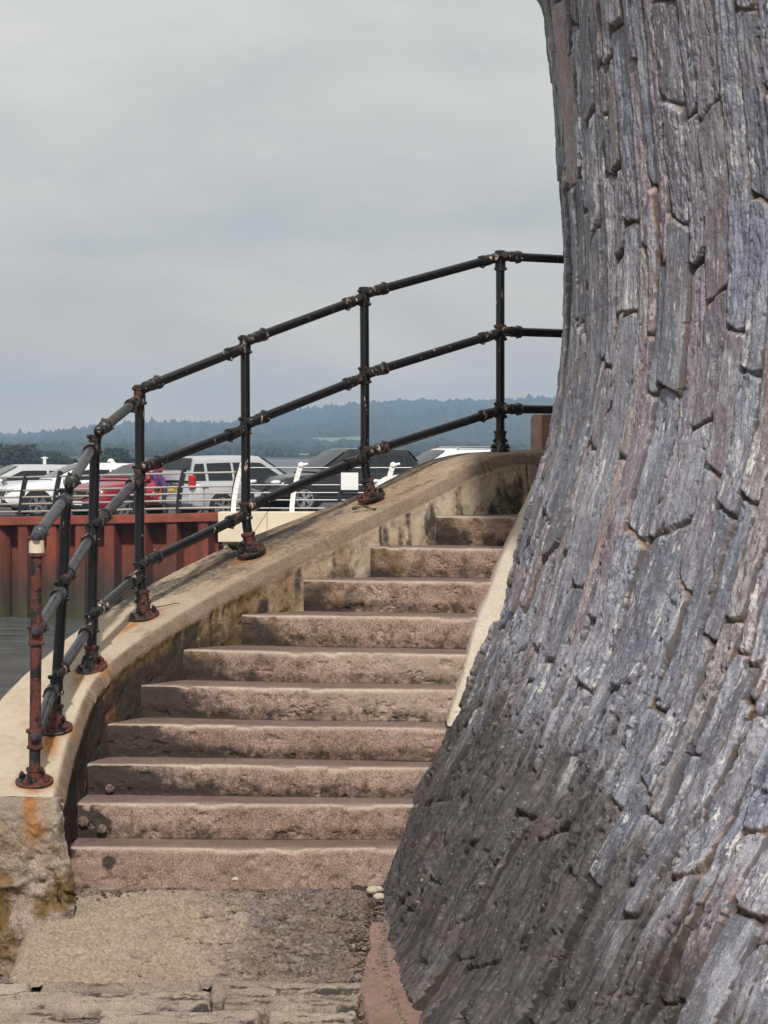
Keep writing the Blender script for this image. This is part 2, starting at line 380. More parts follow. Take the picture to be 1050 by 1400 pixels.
def build_bastion():
    g = np.random.default_rng(5)
    ph = np.concatenate([np.linspace(-75,-18,60)[:-1], np.linspace(-18,60,1000), np.linspace(60,120,70)[1:]])*math.pi/180
    zz = np.concatenate([np.linspace(ZB, E-2.75, 20)[:-1], np.linspace(E-2.75, ZT, 1250)])
    R = bastion_R(zz); dR = np.gradient(R, zz)
    s1 = np.concatenate([[0], np.cumsum(np.hypot(np.diff(zz), np.diff(R)))])
    S, U = np.meshgrid(s1, ph*4.6, indexing='ij')
    top = ss(E-1.6, E+.6, np.repeat(zz[:,None], U.shape[1], 1))      # 0 foot .. 1 top
    lowS = np.interp(zz, [E-3,E-1.6,E+.4,E+2.4], [.36,.23,.02,-.06]); skew = np.concatenate([[0], np.cumsum(.5*(lowS[1:]+lowS[:-1])*np.diff(s1))])
    skew -= .30                                        # the courses lean; the mesh leans with them
    Uw = U+.085*fbm(S*.55, U*.5, 3, 3)+.045*fbm(S*2.3, U*1.6, 3, 8)+.016*fbm(S*9, U*7, 3, 21)
    lo, hi = Uw.min()-.5, Uw.max()+.5
    w = []
    while sum(w) < hi-lo: w.append(g.choice([.075,.095,.12,.15,.19,.25], p=[.16,.24,.24,.18,.12,.06])*g.uniform(.85,1.15))
    bnd = lo+np.concatenate([[0], np.cumsum(w)])
    ci = np.clip(np.searchsorted(bnd, Uw)-1, 0, len(bnd)-2)
    Sw = S+.10*fbm(S*1.5+9, U*2.5, 3, 40)+.02*fbm(S*10, U*10, 2, 44)
    du = np.minimum(Uw-bnd[ci], bnd[ci+1]-Uw); cw = bnd[ci+1]-bnd[ci]; uc = (Uw-(bnd[ci]+bnd[ci+1])/2)/cw
    ds = np.zeros_like(S); jd = np.zeros_like(S); hst = np.zeros_like(S); r1 = np.zeros_like(S); r2 = np.zeros_like(S); tilt = np.zeros_like(S); tils = np.zeros_like(S); ox = np.zeros_like(S); oy = np.zeros_like(S); gap = np.zeros_like(S); sl = np.zeros_like(S)
    for c in range(len(bnd)-1):
        mk = ci == c
        if not mk.any(): continue
        L = [g.uniform(-.6,0)]
        while L[-1] < s1[-1]+.5: L.append(L[-1]+float(np.clip(g.lognormal(-.45,.5), .2, 1.9)))
        L = np.array(L); n = len(L)
        slant = g.uniform(-.35,.35); s_ = Sw[mk]+slant*uc[mk]*cw[mk]*1.5
        # the ends of a slate are rounded
        i = np.clip(np.searchsorted(L, s_)-1, 0, n-2)
        d = np.minimum(s_-L[i], L[i+1]-s_); d = d-.018*(np.abs(uc[mk])*2)**3
        ds[mk] = d; hst[mk] = (.35*g.random(n)+.9*g.random(n)**5)[i]; r1[mk] = g.random(n)[i]; r2[mk] = g.random(n)[i]
        tilt[mk] = g.normal(0,1,n)[i]; tils[mk] = ((s_-L[i])/(L[i+1]-L[i])-.5)*g.normal(0,1,n)[i]
        ox[mk] = g.uniform(0,50,n)[i]; oy[mk] = g.uniform(0,50,n)[i]; gap[mk] = (g.random(n)**2.2)[i]; jd[mk] = (.30+.70*g.random(n)**1.2)[i]
    nz = fbm(Uw*17+ox, S*2.5+oy, 5, 60, .6); nf = fbm(Uw*42+ox, S*11+oy, 5, 77, .62); chip = fbm(Uw*26+ox, S*22+oy, 4, 90, .6)
    x = nz*6.0; terr = (np.floor(x)+ss(.30,.62,x-np.floor(x)))/6.0      # flaking beds
    amp = (.056-.034*top)*(.30+1.1*r2)
    eu = ss(0, .004+.006*gap, du+.004*chip); es = ss(-.002, .012+.016*gap, ds+.012*chip)
    H = .027*hst+.014*tilt*uc*np.minimum(1,cw/.12)+.011*tils+amp*(terr*.75+nz*.25)+(.024-.012*top)*(.5+r2)*nf+.008*chip
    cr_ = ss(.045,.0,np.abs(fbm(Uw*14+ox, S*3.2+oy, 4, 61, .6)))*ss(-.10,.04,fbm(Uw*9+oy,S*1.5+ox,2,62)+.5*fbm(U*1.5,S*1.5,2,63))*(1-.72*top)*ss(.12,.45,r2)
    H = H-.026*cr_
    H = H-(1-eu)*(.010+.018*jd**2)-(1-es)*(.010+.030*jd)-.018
    H += .06*fbm(U*.8, S*.5, 3, 5)
    mort = np.maximum(1-ss(.001, .004+.010*gap**1.5, du+.010*chip), 1-ss(-.004, .022, ds+.02*chip))
    mort = mort*ss(-.16, .10, fbm(U*3, S*2.2, 3, 123)+.12)
    cb = 1/np.sqrt(1+dR**2); sb = -dR*cb                                # normal: radial*cb + up*(-dR*cb)
    rad = R[:,None]+H*cb[:,None]; Z = zz[:,None]+H*sb[:,None]
    PH = ph[None,:]+skew[:,None]/4.6
    V = np.stack([BX-rad*np.cos(PH), BY-rad*np.sin(PH), Z], -1)
    zrel = zz[:,None]-E
    wet = ss(-.80, -1.95, zrel+.6*fbm(U*1.1, S*1.1, 4, 210)-.15+.55*ss(.9, 2.6, U))+0*U
    at_ = {'suv': np.stack([Uw+ox, S+oy, r1*9], -1).reshape(-1,3), 'stone': r1.ravel(), 'stone2': r2.ravel(), 'mortar': mort.ravel(), 'wet': wet.ravel(), 'upper': top.ravel(), 'crack_shade': np.clip(cr_*(1-.5*top)+.9*(1-eu)*(1-.75*mort)+.9*(1-es)*ss(.0,-.15,fbm(U*4,S*4,2,64)), 0, 1).ravel()}
    root = empty('stone_bastion', (BX, BY, ZB))
    tag(root, 'tall curved bastion of long upright grey slates leaning back beside the steps', 'bastion')
    V = V-np.array([BX,BY,ZB])
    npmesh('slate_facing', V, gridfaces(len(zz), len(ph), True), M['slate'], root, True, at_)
    # flat parapet top behind the lip, out of the picture
    n = 64; Rt = float(R[-1])
    a = np.linspace(R_(-75), R_(120), n)
    ring = [(-(Rt-.01)*math.cos(t), -(Rt-.01)*math.sin(t), ZT-ZB-.01) for t in a]+[(-(Rt-.9)*math.cos(t), -(Rt-.9)*math.sin(t), ZT-ZB-.01) for t in a]
    npmesh('parapet_top', ring, [(i, i+1, n+i+1, n+i) for i in range(n-1)], M['coping'], root)
build_bastion()

# ================================================================== curved parapet wall beside the steps
def col(px, d): return (px-CX)/F*d
def zz_(py, d): return E-(py-HY)/F*d
PZ = [zz_(1085,11.9), zz_(997,12.5), zz_(915,13.1), zz_(838,13.7), zz_(757,14.35), zz_(682,14.9), zz_(615,15.4)]
PX = [47,75,125,197,344,508,684]; PD = [11.9,12.5,13.1,13.7,14.35,14.9,15.4]
inner = [(-1.46,11.75),(-1.47,12.5),(-1.387,13.02),(-1.04,13.6),(-.483,14.2),(.146,14.7),(.387,14.87),(.60,15.02),(.92,15.22),(1.75,15.9),(2.7,16.5)]
outer = [(-1.99,11.75),(-1.98,12.58),(-1.805,13.3),(-1.495,14.0),(-.954,14.65),(-.20,15.2),(.05,15.38),(.28,15.53),(.62,15.78),(1.35,16.45),(2.4,17.1)]
zc = [PZ[0], PZ[1], PZ[2], PZ[3], PZ[4], PZ[5], E-.178, E-.072, E-.026, E-.024, E-.024]
plates = [Vector((col(x, d), d, z)) for x, d, z in zip(PX, PD, PZ)]
NS = 760
IN = spline(inner, NS); OU = spline(outer, NS); ZC = spline([(z,) for z in zc], NS)[:,0]
INL = spline(inner, 400)
def build_parapet():
    root = empty('parapet_wall', (-1.7, 11.8, E-2.3)); off = np.array([-1.7, 11.8, E-2.3])
    tag(root, 'curved concrete parapet wall with pale coping climbing along the left of the steps', 'parapet wall')
    W = OU-IN; wl = np.linalg.norm(W, axis=1, keepdims=True); Nn = W/wl       # unit vector from inner to outer edge
    arc = np.concatenate([[0], np.cumsum(np.linalg.norm(np.diff((IN+OU)/2, axis=0), axis=1))])
    # profile: (kind, offset t in metres from the inner edge, drop)
    prof = [(0.012,-d) for d in np.linspace(1.15,.10,105)]+[(.004,-.075),(.0,-.058),(.002,-.050),(.008,-.040),(.018,-.024),(.028,-.009),(.034,-.003)]
    nb = len(prof); topn = 64
    Vs = []; kind = []
    T = []
    for j,(t,d) in enumerate(prof): T.append((np.full(NS,t), np.full(NS,d), 0))
    for q in np.linspace(.10,.985,topn): T.append((q*wl[:,0], np.full(NS,.006*math.sin(math.pi*q)), 1))
    for t,d in [(.995,-.012),(1.0,-.03),(1.0,-.08),(1.0,-.5),(1.0,-1.2),(1.0,-2.2)]: T.append((t*wl[:,0], np.full(NS,d), 2))
    V = np.zeros((len(T), NS, 3)); kd = np.zeros((len(T), NS)); dr = np.zeros((len(T), NS)); tt = np.zeros((len(T), NS))
    for j,(t,d,k_) in enumerate(T):
        V[j,:,:2] = IN+Nn*t[:,None]; V[j,:,2] = ZC+d; kd[j] = k_; dr[j] = d; tt[j] = t
    A = np.repeat(arc[None], len(T), 0)
    jA = np.array([.62,2.36,3.62,4.72,5.5])[None,None]; jd_ = np.min(np.abs(A[...,None]+.012*fbm(dr*9,dr*0+1,3,321)[...,None]-jA), -1); jnt = ss(.010,.002,jd_)
    n_in = -Nn[None].repeat(len(T),0)
    rough = .011*fbm(A*5, dr*7, 5, 300)+.011*fbm(A*22, dr*25, 4, 310)-.014*jnt
    holes = -.014*ss(.17,.28,fbm(A*12, dr*14, 3, 330))*ss(-.1,-.3,dr)
    m_in = (kd==0)&(dr<-.06)
    for a_ in range(2): V[...,a_] += np.where(m_in, (rough+holes-dr*.17*ss(2.2,3.8,A))*n_in[...,a_], 0)
    er = (kd==0)&(dr>=-.06)                                                 # chipped lip
    chip = -.016*ss(.12,.24,fbm(A*13, A*0+.3, 4, 340))
    V[...,2] += np.where(er, chip*1.2+.006*fbm(A*14,dr*0,3,345), 0)+np.where(kd==1, .010*fbm(A*4, tt*6, 5, 350)+.004*fbm(A*30,tt*30,3,351), 0)
    X, Y, Z = V[...,0], V[...,1], V[...,2]
    moss = np.where(kd==0, .30+.45*ss(2.2,.3,np.abs(A-1.3))+.25*ss(-.10,-.5,dr)*ss(4.4,2.6,A), 0)
    moss = np.where((kd==0)&(A>3.0), .20+.9*fbm(A*2.5,dr*3,4,365)+.06, moss)
    moss = np.where(m_in, moss+.75*fbm(A*10, dr*1.6, 5, 369)+.10, moss); moss = np.where(er, moss*.5, moss)
    grime_shade = np.where(m_in, .18+1.7*ss(3.1,1.2,A)*ss(-.05,-.24,dr)+.12*fbm(A*2,dr*2,3,366), 0)
    grime_shade = np.where(m_in, grime_shade+.70*ss(-.02,.20,fbm(A*11, dr*3.0, 5, 371))+.6*jnt, grime_shade)
    grime_shade = np.where(er, .15*ss(3,1,A)+.05, grime_shade)
    grime_shade = np.where(kd==1, .40*ss(1.6,3.6,A)*ss(.12,.45,tt)+.12*ss(.42,.56,tt), grime_shade)
    pale = np.where(kd==1, .62*ss(3.2,1.2,A)+.05, 0)+np.where(er,.15,0)
    pale = np.where(m_in, .55*ss(2.6,4.2,A), pale)
    grime_shade = np.where(kd==1, grime_shade+.50*ss(-.04,.18,fbm(A*2.2, tt*5, 5, 367))*ss(.6,2.4,A)+.06+.45*ss(.006,.001,jd_)*ss(-.1,.1,fbm(tt*6,A*0,2,372)), grime_shade)
    moss = np.where(kd==1, (.50)*ss(.0,.16,fbm(A*1.8+4, tt*4, 5, 368))*ss(1.0,2.4,A), moss)
    rust = np.zeros_like(A)
    for i,p in enumerate(plates[:6]):
        d0 = np.hypot(X-p.x, Y-p.y); q = 0
        rust = np.maximum(rust, .65*ss(.17,.07,d0))
        # streak running down the slope of the coping
        ip = np.argmin(np.hypot((IN[:,0]+OU[:,0])/2-p.x, (IN[:,1]+OU[:,1])/2-p.y)); a0 = arc[ip]; t0 = np.hypot(*(np.array([p.x,p.y])-IN[ip]))
        la = (a0-A); st = ss(.0,.1,la)*ss([.2,.62,.40,.5,.42,.3][i],.05,la)*ss(.075,.01,np.abs(tt-t0+.05*la+.03*fbm(A*4,tt*0,2,380+i)))
        rust = np.maximum(rust, np.where(kd==1, [1.15,1.15,.85,.95,.6,.4][i]*st, 0))
    at_ = {'moss': moss.ravel(), 'grime_shade': grime_shade.ravel(), 'pale': pale.ravel(), 'rust': rust.ravel(), 'greyed': np.where(er, .85, 0).ravel()}
    npmesh('coping_and_sides', (V-off), gridfaces(len(T), NS, True), M['coping'], root, True, at_)
    # end face towards the viewer, rough, with the rust running down below the first post
    nx, nz = 150, 330
    u = np.linspace(0,1,nx)[None].repeat(nz,0); w = np.linspace(0,1,nz)[:,None].repeat(nx,1)
    a, b = IN[0], OU[0]
    X = b[0]+(a[0]-b[0])*u; Y = b[1]+(a[1]-b[1])*u; zt = ZC[0]+.005; Z = zt-1.5*w; Y = Y-.006
    xm = (X-b[0]); 
    low = ss(.03,.5,w)
    ero = .07*low*fbm(xm*7, Z*7, 5, 400)+.035*fbm(xm*20, Z*20, 4, 410)*ss(.0,.1,w)-.07*low*ss(.02,.22,fbm(xm*5+3, Z*5, 4, 420))
    bulge = .02*ss(.16,.62,w)
    Y = Y-ero*ss(0,.02,w)-bulge
    rnd_ = ss(.93,1.0,u)*ss(.06,.0,0*w)                                       # soften the corner to the steps
    Y = Y+.03*rnd_*ss(0,.02,w); X = X+.05*ss(.03,.3,w)*u+.03*fbm(Z*8,xm*2,4,444)*ss(.85,1,u)*ss(0,.05,w)
    V = np.stack([X,Y,Z],-1)
    px = plates[0].x
    rust = ss(.085,.0,np.abs(X-px+.03*fbm(Z*5,Z*0,3,430)-.03*w))*ss(.27,.02,w)*1.0
    rust = np.maximum(rust, .55*ss(.14,.02,np.abs(X-px-.02))*ss(.34,.05,w))
    moss = .55*ss(.03,.10,w)*ss(-.02,.14,fbm(xm*6,Z*6,4,425)+.03)+.20*ss(.1,.3,w)*ss(.7,.4,w)
    grime_shade = .12+.20*ss(.12,.4,w)+.35*ss(.90,1.0,u)*ss(.02,.1,w)
    npmesh('end_face', V-off, gridfaces(nz, nx, False), M['endface'], root, True, {'rust': rust.ravel(), 'moss': moss.ravel(), 'grime_shade': grime_shade.ravel(), 'pale': (.35*ss(.2,.0,w)).ravel()})
build_parapet()

# ================================================================== stairs
def build_stairs():
    root = empty('staircase', (-.7, 12.2, E-2.06)); off = np.array([-.7, 12.2, E-2.06])
    tag(root, 'weathered brown concrete staircase of ten steps curving up behind the slate bastion', 'staircase')
    lx = [97,105,130,155,200,255,340,422,513,605]; yt = [1160,1099,1045,990,938,889,841,793,749,706]
    d = [12.2+.28*k for k in range(10)]
    wallx = [(-1.56),(-1.56),(-1.50),(-1.46),(-1.33),(-1.10),(-.765),(-.44),(-.075),(.30)]
    for k in range(10):
        th = R_(2.0*k); z = E-(yt[k]-HY)/F*d[k]
        zb = E-(yt[k-1]-HY)/F*d[k-1] if k else E-2.056
        xl, yl = wallx[k], d[k]+(.03)*math.tan(th)
        L = 2.3 if k < 6 else 2.1
        h = z-zb+.03 if k else z-zb+.25
        nose = .014
        prof = [(0, -h+ (h-.03)*q) for q in np.linspace(0,1,46)]                # riser from the foot up (t along the going, dz)
        prof += [(0,-.020),(0,-.014),(.001,-.008),(.004,-.003),(.009,-.0005),(.018,0)]
        prof += [(t, .002) for t in np.linspace(.03,.62,22)]
        prof = np.array(prof); n = len(prof); m = 440
        u = np.linspace(0, L, m); g = 40*k
        T = prof[:,0][:,None].repeat(m,1); DZ = prof[:,1][:,None].repeat(m,1); Uu = u[None].repeat(n,0)
        ris = ss(-.001,-.010,DZ)
        rough = .010*fbm(Uu*4, DZ*5+g, 5, 500+k)+.007*fbm(Uu*24, DZ*26+g, 4, 510+k)-.010*ss(.16,.30,fbm(Uu*16,DZ*20+g,4,520+k))
        rough = rough*(.7+.3*ss(-.02,-.06,DZ))-.016*ss(-h+.10,-h+.03,DZ+.03*fbm(Uu*6,Uu*0+g,3,533+k))*(1 if k else .3)
        T2 = T-rough*ris; pit_shade = ss(.0,.20,-fbm(Uu*24, DZ*26+g, 4, 510+k))
        edge = ss(-.03,-.005,DZ)*ss(.05,.015,T)
        chip = ss(.06,.26,fbm(Uu*7, Uu*0+g*.37, 5, 530+k))*edge
        DZ2 = DZ-.013*chip+.006*fbm(Uu*3,T*4+g,4,540+k)+.003*fbm(Uu*30,T*30+g,3,541)
        DZ2 += .010*fbm(Uu*1.2, Uu*0+g, 2, 545)                                # worn, not quite level
        T2 = T2+.012*chip
        c, s = math.cos(th), math.sin(th)
        X = xl+Uu*c+T2*s; Y = yl-Uu*s+T2*c; Z = z+DZ2
        dl = Uu
        fr = (1-k/9.0)
        grime_shade = ris*( .95*ss(.75*(.35+fr if k>1 else .22),.0,dl+.75*fbm(Uu*7,DZ*9,5,550+k))*(.9 if k<5 else .55) + .62*ss(-h+.045,-h+.012,DZ) + (.52 if k in (2,3) else .36)*ss(-h+.17,-h+.02,DZ) + .10*ss(-.035,-.05,DZ)*ss(-.09,-.05,DZ))
        grime_shade = grime_shade+.25*ss(.20,.30,T)*(1-ris)*(fbm(Uu*4,T*0,3,556)+.4)
        grime_shade = grime_shade*1.25+ris*.24*pit_shade+.10*ris  # recessed pits of the riser get shade painted into the colour
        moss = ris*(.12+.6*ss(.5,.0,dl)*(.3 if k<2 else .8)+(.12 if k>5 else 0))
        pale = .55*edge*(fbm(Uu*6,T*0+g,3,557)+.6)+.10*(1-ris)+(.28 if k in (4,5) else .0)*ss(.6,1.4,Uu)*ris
        npmesh('step', np.stack([X,Y,Z],-1)-off, gridfaces(n, m, False), M['step'], root, True, {'grime_shade': grime_shade.ravel(), 'moss': moss.ravel(), 'pale': pale.ravel(), 'greyed': (.75*(1-ris)*ss(.004,.03,T)).ravel()})
build_stairs()

# landing behind the top step (hidden by it) so the stairs lead somewhere
def build_landing():
    z = E-(706-HY)/F*14.72-.002
    V = [(.1,15.0,z-.004),(.9,14.6,z-.004),(2.2,15.4,z-.004),(4,16.2,z-.004),(5,16.4,z-.004),(5,17.6,z-.004),(2.6,16.9,z-.004),(.9,15.4,z-.004)]
    o = npmesh('landing', V, [tuple(range(8))], M['step'], None, False); tag(o, kind='structure')
build_landing()

# ================================================================== pale concrete fillet between the steps and the bastion
def build_fillet():
    L = [(733,664),(708,718),(690,757),(669,810),(653,849),(642,889),(636,915),(628,941),(611,992)]
    Rr = [(737,668),(728,712),(716,757),(700,810),(689,849),(674,889),(662,915),(650,945),(631,996)]
    P = spline([(a[0],a[1],b[0]+16,b[1]) for a,b in zip(L,Rr)], 160)
    yk = [1160,1099,1045,990,938,889,841,793,749,706,600]; dk = [12.2+.28*k for k in range(11)]
    nw = 26; V = np.zeros((160,nw,3))
    for i,(ax,ay,bx,by) in enumerate(P):
        d = np.interp(-ay, [-y for y in yk], dk)-.36
        a = np.array(at(ax,ay,d)); b = np.array(at(bx,by,d+.02))
        for j,t in enumerate(np.concatenate([[-.25,-.12], np.linspace(0,1,nw-2)])):
            if t < 0: V[i,j] = a+np.array([-.0, -t*1.6, 0])
            else:
                V[i,j] = a+(b-a)*t+np.array([0,-.055*math.sin(math.pi*min(1,t*.9+.08)),0])
    s = np.linspace(0,4,160)[:,None].repeat(nw,1); w = np.linspace(0,1,nw)[None].repeat(160,0)
    V[...,1] += .014*fbm(s*4,w*2,4,600); V[...,0] += .010*fbm(s*5,w*0,4,601)
    o_ = V.reshape(-1,3).mean(0)
    o = npmesh('concrete_fillet', V-o_, gridfaces(160,nw,True), M['fillet'], None, True, {'grime_shade': (.45*ss(.72,1,w)+.10+.3*ss(3.5,4,s)).ravel(), 'pale': (.25*ss(.75,.4,w)).ravel(), 'moss': (.12*ss(2.6,3.6,s)).ravel()}, loc=o_)
    tag(o, 'smooth pale concrete fillet wedged between the step ends and the slate bastion', 'fillet')
build_fillet()

# ================================================================== ground below the steps
def ramp_z(y): return E-2.056-.215*(12.2-y)
def build_ground():
    nx, ny = 620, 430
    x = np.linspace(-1.95,.32,nx); y = np.linspace(11.02,12.32,ny)
    X, Y = np.meshgrid(x,y)
    H = .035*fbm(X*3,Y*4,4,700)+.050*fbm(X*9,Y*24,6,705,.68)+.030*fbm(X*32,Y*50,4,707,.65)
    peb = np.zeros_like(X); hue = np.zeros_like(X); ph = np.zeros_like(X)
    g = np.random.default_rng(3)
    dx = x[1]-x[0]; dy = y[1]-y[0]
    for _ in range(1900):
        cx, cy = g.uniform(-1.75,.2), g.uniform(11.0,12.3); r = float(np.clip(g.lognormal(-5.0,.5),.004,.028)); el = g.uniform(1.2,2.8); an = g.normal(0,.4)
        i0, i1 = int((cx-2*r-x[0])/dx), int((cx+2*r-x[0])/dx)+2; j0, j1 = int((cy-2*r-y[0])/dy), int((cy+2*r-y[0])/dy)+2
        i0 = max(i0,0); j0 = max(j0,0); i1 = min(i1,nx); j1 = min(j1,ny)
        if i1-i0 < 2 or j1-j0 < 2: continue
        xx = X[j0:j1,i0:i1]-cx; yy = Y[j0:j1,i0:i1]-cy
        a = (xx*math.cos(an)+yy*math.sin(an))/(r*el); b = (-xx*math.sin(an)+yy*math.cos(an))/r
        q = 1-a*a-b*b; hh = np.where(q>0, np.sqrt(np.maximum(q,0))*r*g.uniform(.3,.8), 0)
        m = hh > ph[j0:j1,i0:i1]
        ph[j0:j1,i0:i1][m] = hh[m]; peb[j0:j1,i0:i1][m] = 1; hue[j0:j1,i0:i1][m] = g.random()
    Hc = H+ph; h1 = fbm(X*9,Y*24,6,705,.68); h2 = fbm(X*32,Y*50,4,707,.65)
    left = -1.66+.05*fbm(Y*3,Y*0,3,710)
    drop = ss(left+.10, left-.14, X)                                           # rounded left shoulder
    back = ss(11.99,12.10,Y)                                                   # gap under the first step
    right = ss(-.10,.06,X+.05*fbm(Y*6,X*3,3,720))*ss(11.35,11.75,Y)
    z = ramp_z(Y)+Hc-.55*drop**1.4+.06*ss(.45,-.05,np.abs(Y-11.9))*ss(-1.6,-1.0,X)*.7-.035*back-.12*right
    pale = .95*ss(.25,-1.35,X+.1+.5*fbm(X*2.5,Y*3,4,730))+.10*ss(11.3,11.1,Y)
    grime_shade = .55*back+.75*right+.55*ss(-.35,-.0,X)*.6+.7*ss(left-.02,left-.15,X)+(.55*ss(.02,-.16,h1)+.48*ss(.0,-.18,h2))*(1-.6*peb)*(.55+.45*ss(-1.4,-.6,X))  # painted shade in relief hollows; also darker at the gap, right side and left edge
    o = npmesh('rubble_ramp', np.stack([X,Y,z],-1), gridfaces(ny,nx), M['rubble'], None, True, {'pebble': np.minimum(1,peb).ravel(), 'pebblehue': hue.ravel(), 'pale': pale.ravel(), 'grime_shade': grime_shade.ravel()})
    tag(o, kind='structure')
    # granite setts in rows below the rubble
    gs = random.Random(4); V = []; Fc = []; att = []; gat = []
    yy = 11.06; row = 0
    while yy > 8.5:
        dep = gs.uniform(.12,.17); xx = -2.3-gs.random()*.4
        while xx < -.1:
            ln = gs.uniform(.55,1.3); x1 = min(xx+ln, -.075+gs.uniform(-.03,.03)); n1, n2 = 70, 16
            if x1-xx > .12:
                u = np.linspace(0,1,n1)[None].repeat(n2,0); v = np.linspace(0,1,n2)[:,None].repeat(n1,1)
                gx = gs.uniform(.004,.02); gy = .008
                Xs = xx+gx+(x1-xx-2*gx)*u; Ys = yy-dep+gy+(dep-2*gy)*v
                e = ss(0,.018,np.minimum(u,1-u)*(x1-xx))*ss(0,.022,np.minimum(v,1-v)*dep)
                Zs = ramp_z(Ys)+.006+gs.uniform(-.008,.008)+(.022*e-.03*(1-e))+.040*fbm(Xs*5,Ys*38,6,800,.65)+.018*fbm(Xs*30,Ys*80,3,811)
                Ys = Ys+.02*fbm(Xs*3,Ys*3,3,805); b0 = sum(len(q) for q in V)
                V.append(np.stack([Xs,Ys,Zs],-1).reshape(-1,3)); Fc.append(gridfaces(n2,n1)+b0)
                gat.append(.8*ss(.02,-.16,fbm(Xs*5,Ys*38,6,800,.65)).ravel()+.5*(1-e).ravel())  # painted shade in the low relief, plus dark joint edges
                att.append(np.full(n1*n2, gs.uniform(0,.3)))
            xx += ln+gs.uniform(.0,.02)+(gs.uniform(.05,.12) if gs.random()<.5 else 0)
        yy -= dep
    V = np.concatenate(V); o = npmesh('granite_sett_paving', V, np.concatenate(Fc), M['sett'], None, True, {'pale': np.concatenate(att), 'grime_shade': .05+np.concatenate(gat)+.20*ss(-.9,-.1,V[:,0])}); tag(o, kind='structure')
    # bed under setts
    o = npmesh('slipway', [(-2.6,7.0,ramp_z(7.0)-.02),(.9,7.0,ramp_z(7.0)-.02),(.9,11.2,ramp_z(11.2)-.024),(-2.6,11.2,ramp_z(11.2)-.024)], [(0,1,2,3)], M['rubble'], None, False, {'pale': np.array([.25]*4), 'grime_shade': np.array([.15]*4)}); tag(o, kind='structure')
    # smooth pink concrete strip along the foot of the bastion
    ny, nx = 220, 60; y = np.linspace(8.3,11.74,ny)[:,None].repeat(nx,1); u = np.linspace(0,1,nx)[None].repeat(ny,0)
    zr = ramp_z(y); xr = BX-np.sqrt(np.maximum(bastion_R(zr)**2-(y-BY)**2, .1))+.14
    xl = np.interp(y[:,0], [8.3,10.6,11.0,11.3,11.5,11.74], [-.17,-.085,-.125,-.085,-.075,-.085])[:,None]+.03*fbm(y*7,y*0,3,850)
    Xp = xl+(xr-xl)*u; Zp = zr+.022+.006*fbm(Xp*6,y*6,4,860)-.03*ss(.10,0,u)-.05*ss(11.68,11.74,y)
    o = npmesh('drain_path', np.stack([Xp,y,Zp],-1), gridfaces(ny,nx), M['pink'], None, True, {'grime_shade': (.30*ss(.18,0,u)+.35*ss(.72,.62,u)*0+.25*ss(11.5,11.72,y)).ravel()}); tag(o, kind='structure')
    # grit gathered in the corners, too much of it to count
    m = MB(); gr = random.Random(12)
    for i in range(620):
        k = gr.random()
        if k < .45:
            y = gr.uniform(10.5,11.95); z = ramp_z(y); x = BX-math.sqrt(float(bastion_R(z))**2-(y-BY)**2)-abs(gr.gauss(0,.022)); z += .02
        elif k < .75: x = gr.uniform(-1.5,.0); y = 12.03-abs(gr.gauss(0,.05)); z = ramp_z(y)+.03
        else: y = gr.uniform(10.6,11.7); x = -.10+gr.gauss(0,.03); z = ramp_z(y)+.018
        m.ball((x,y,z), gr.uniform(.003,.011), 6, (1.2,1,.7), .4)
    o = m.build('loose_grit', M['rubble']); tag(o, kind='stuff')
    # loose pebbles in the corner of the first step and on the steps
    for (px,py,d,r) in [(509,1217,11.95,.024),(518,1226,11.85,.022),(517,1216,11.98,.020),(322,1202,12.10,.014)]:
        m = MB().ball((0,0,0), r, 12, (1.25,.9,.8), .12); p = at(px,py,d); o = m.build('pebble', M['fillet'], None, loc=p)
        lab = {509:'pale round pebble wedged beneath the right end of the lowest step', 518:'pale pebble against the foot of the slates, lower of a pair', 517:'pale pebble against the foot of the slates, upper of a pair', 322:'tiny pale pebble at the foot of the lowest riser'}[px]
        tag(o, lab, 'pebble', 'loose pebbles by the lowest step')
    for (px,py,d,r,lab) in [(114,1123,12.46,.026,'grey limpet in the dark corner of the second step, left of a pair'),(139,1133,12.45,.024,'brown limpet low on the second riser, right of a pair'),(150,1078,12.75,.022,'grey limpet in the black left end of the third riser')]:
        m = MB().ball((0,0,0), r, 14, (1,.45,.95), .22); o = m.build('limpet', M['rubble'], None, loc=at(px,py,d)); tag(o, lab, 'limpet', 'limpets stuck to the lower risers')
build_ground()

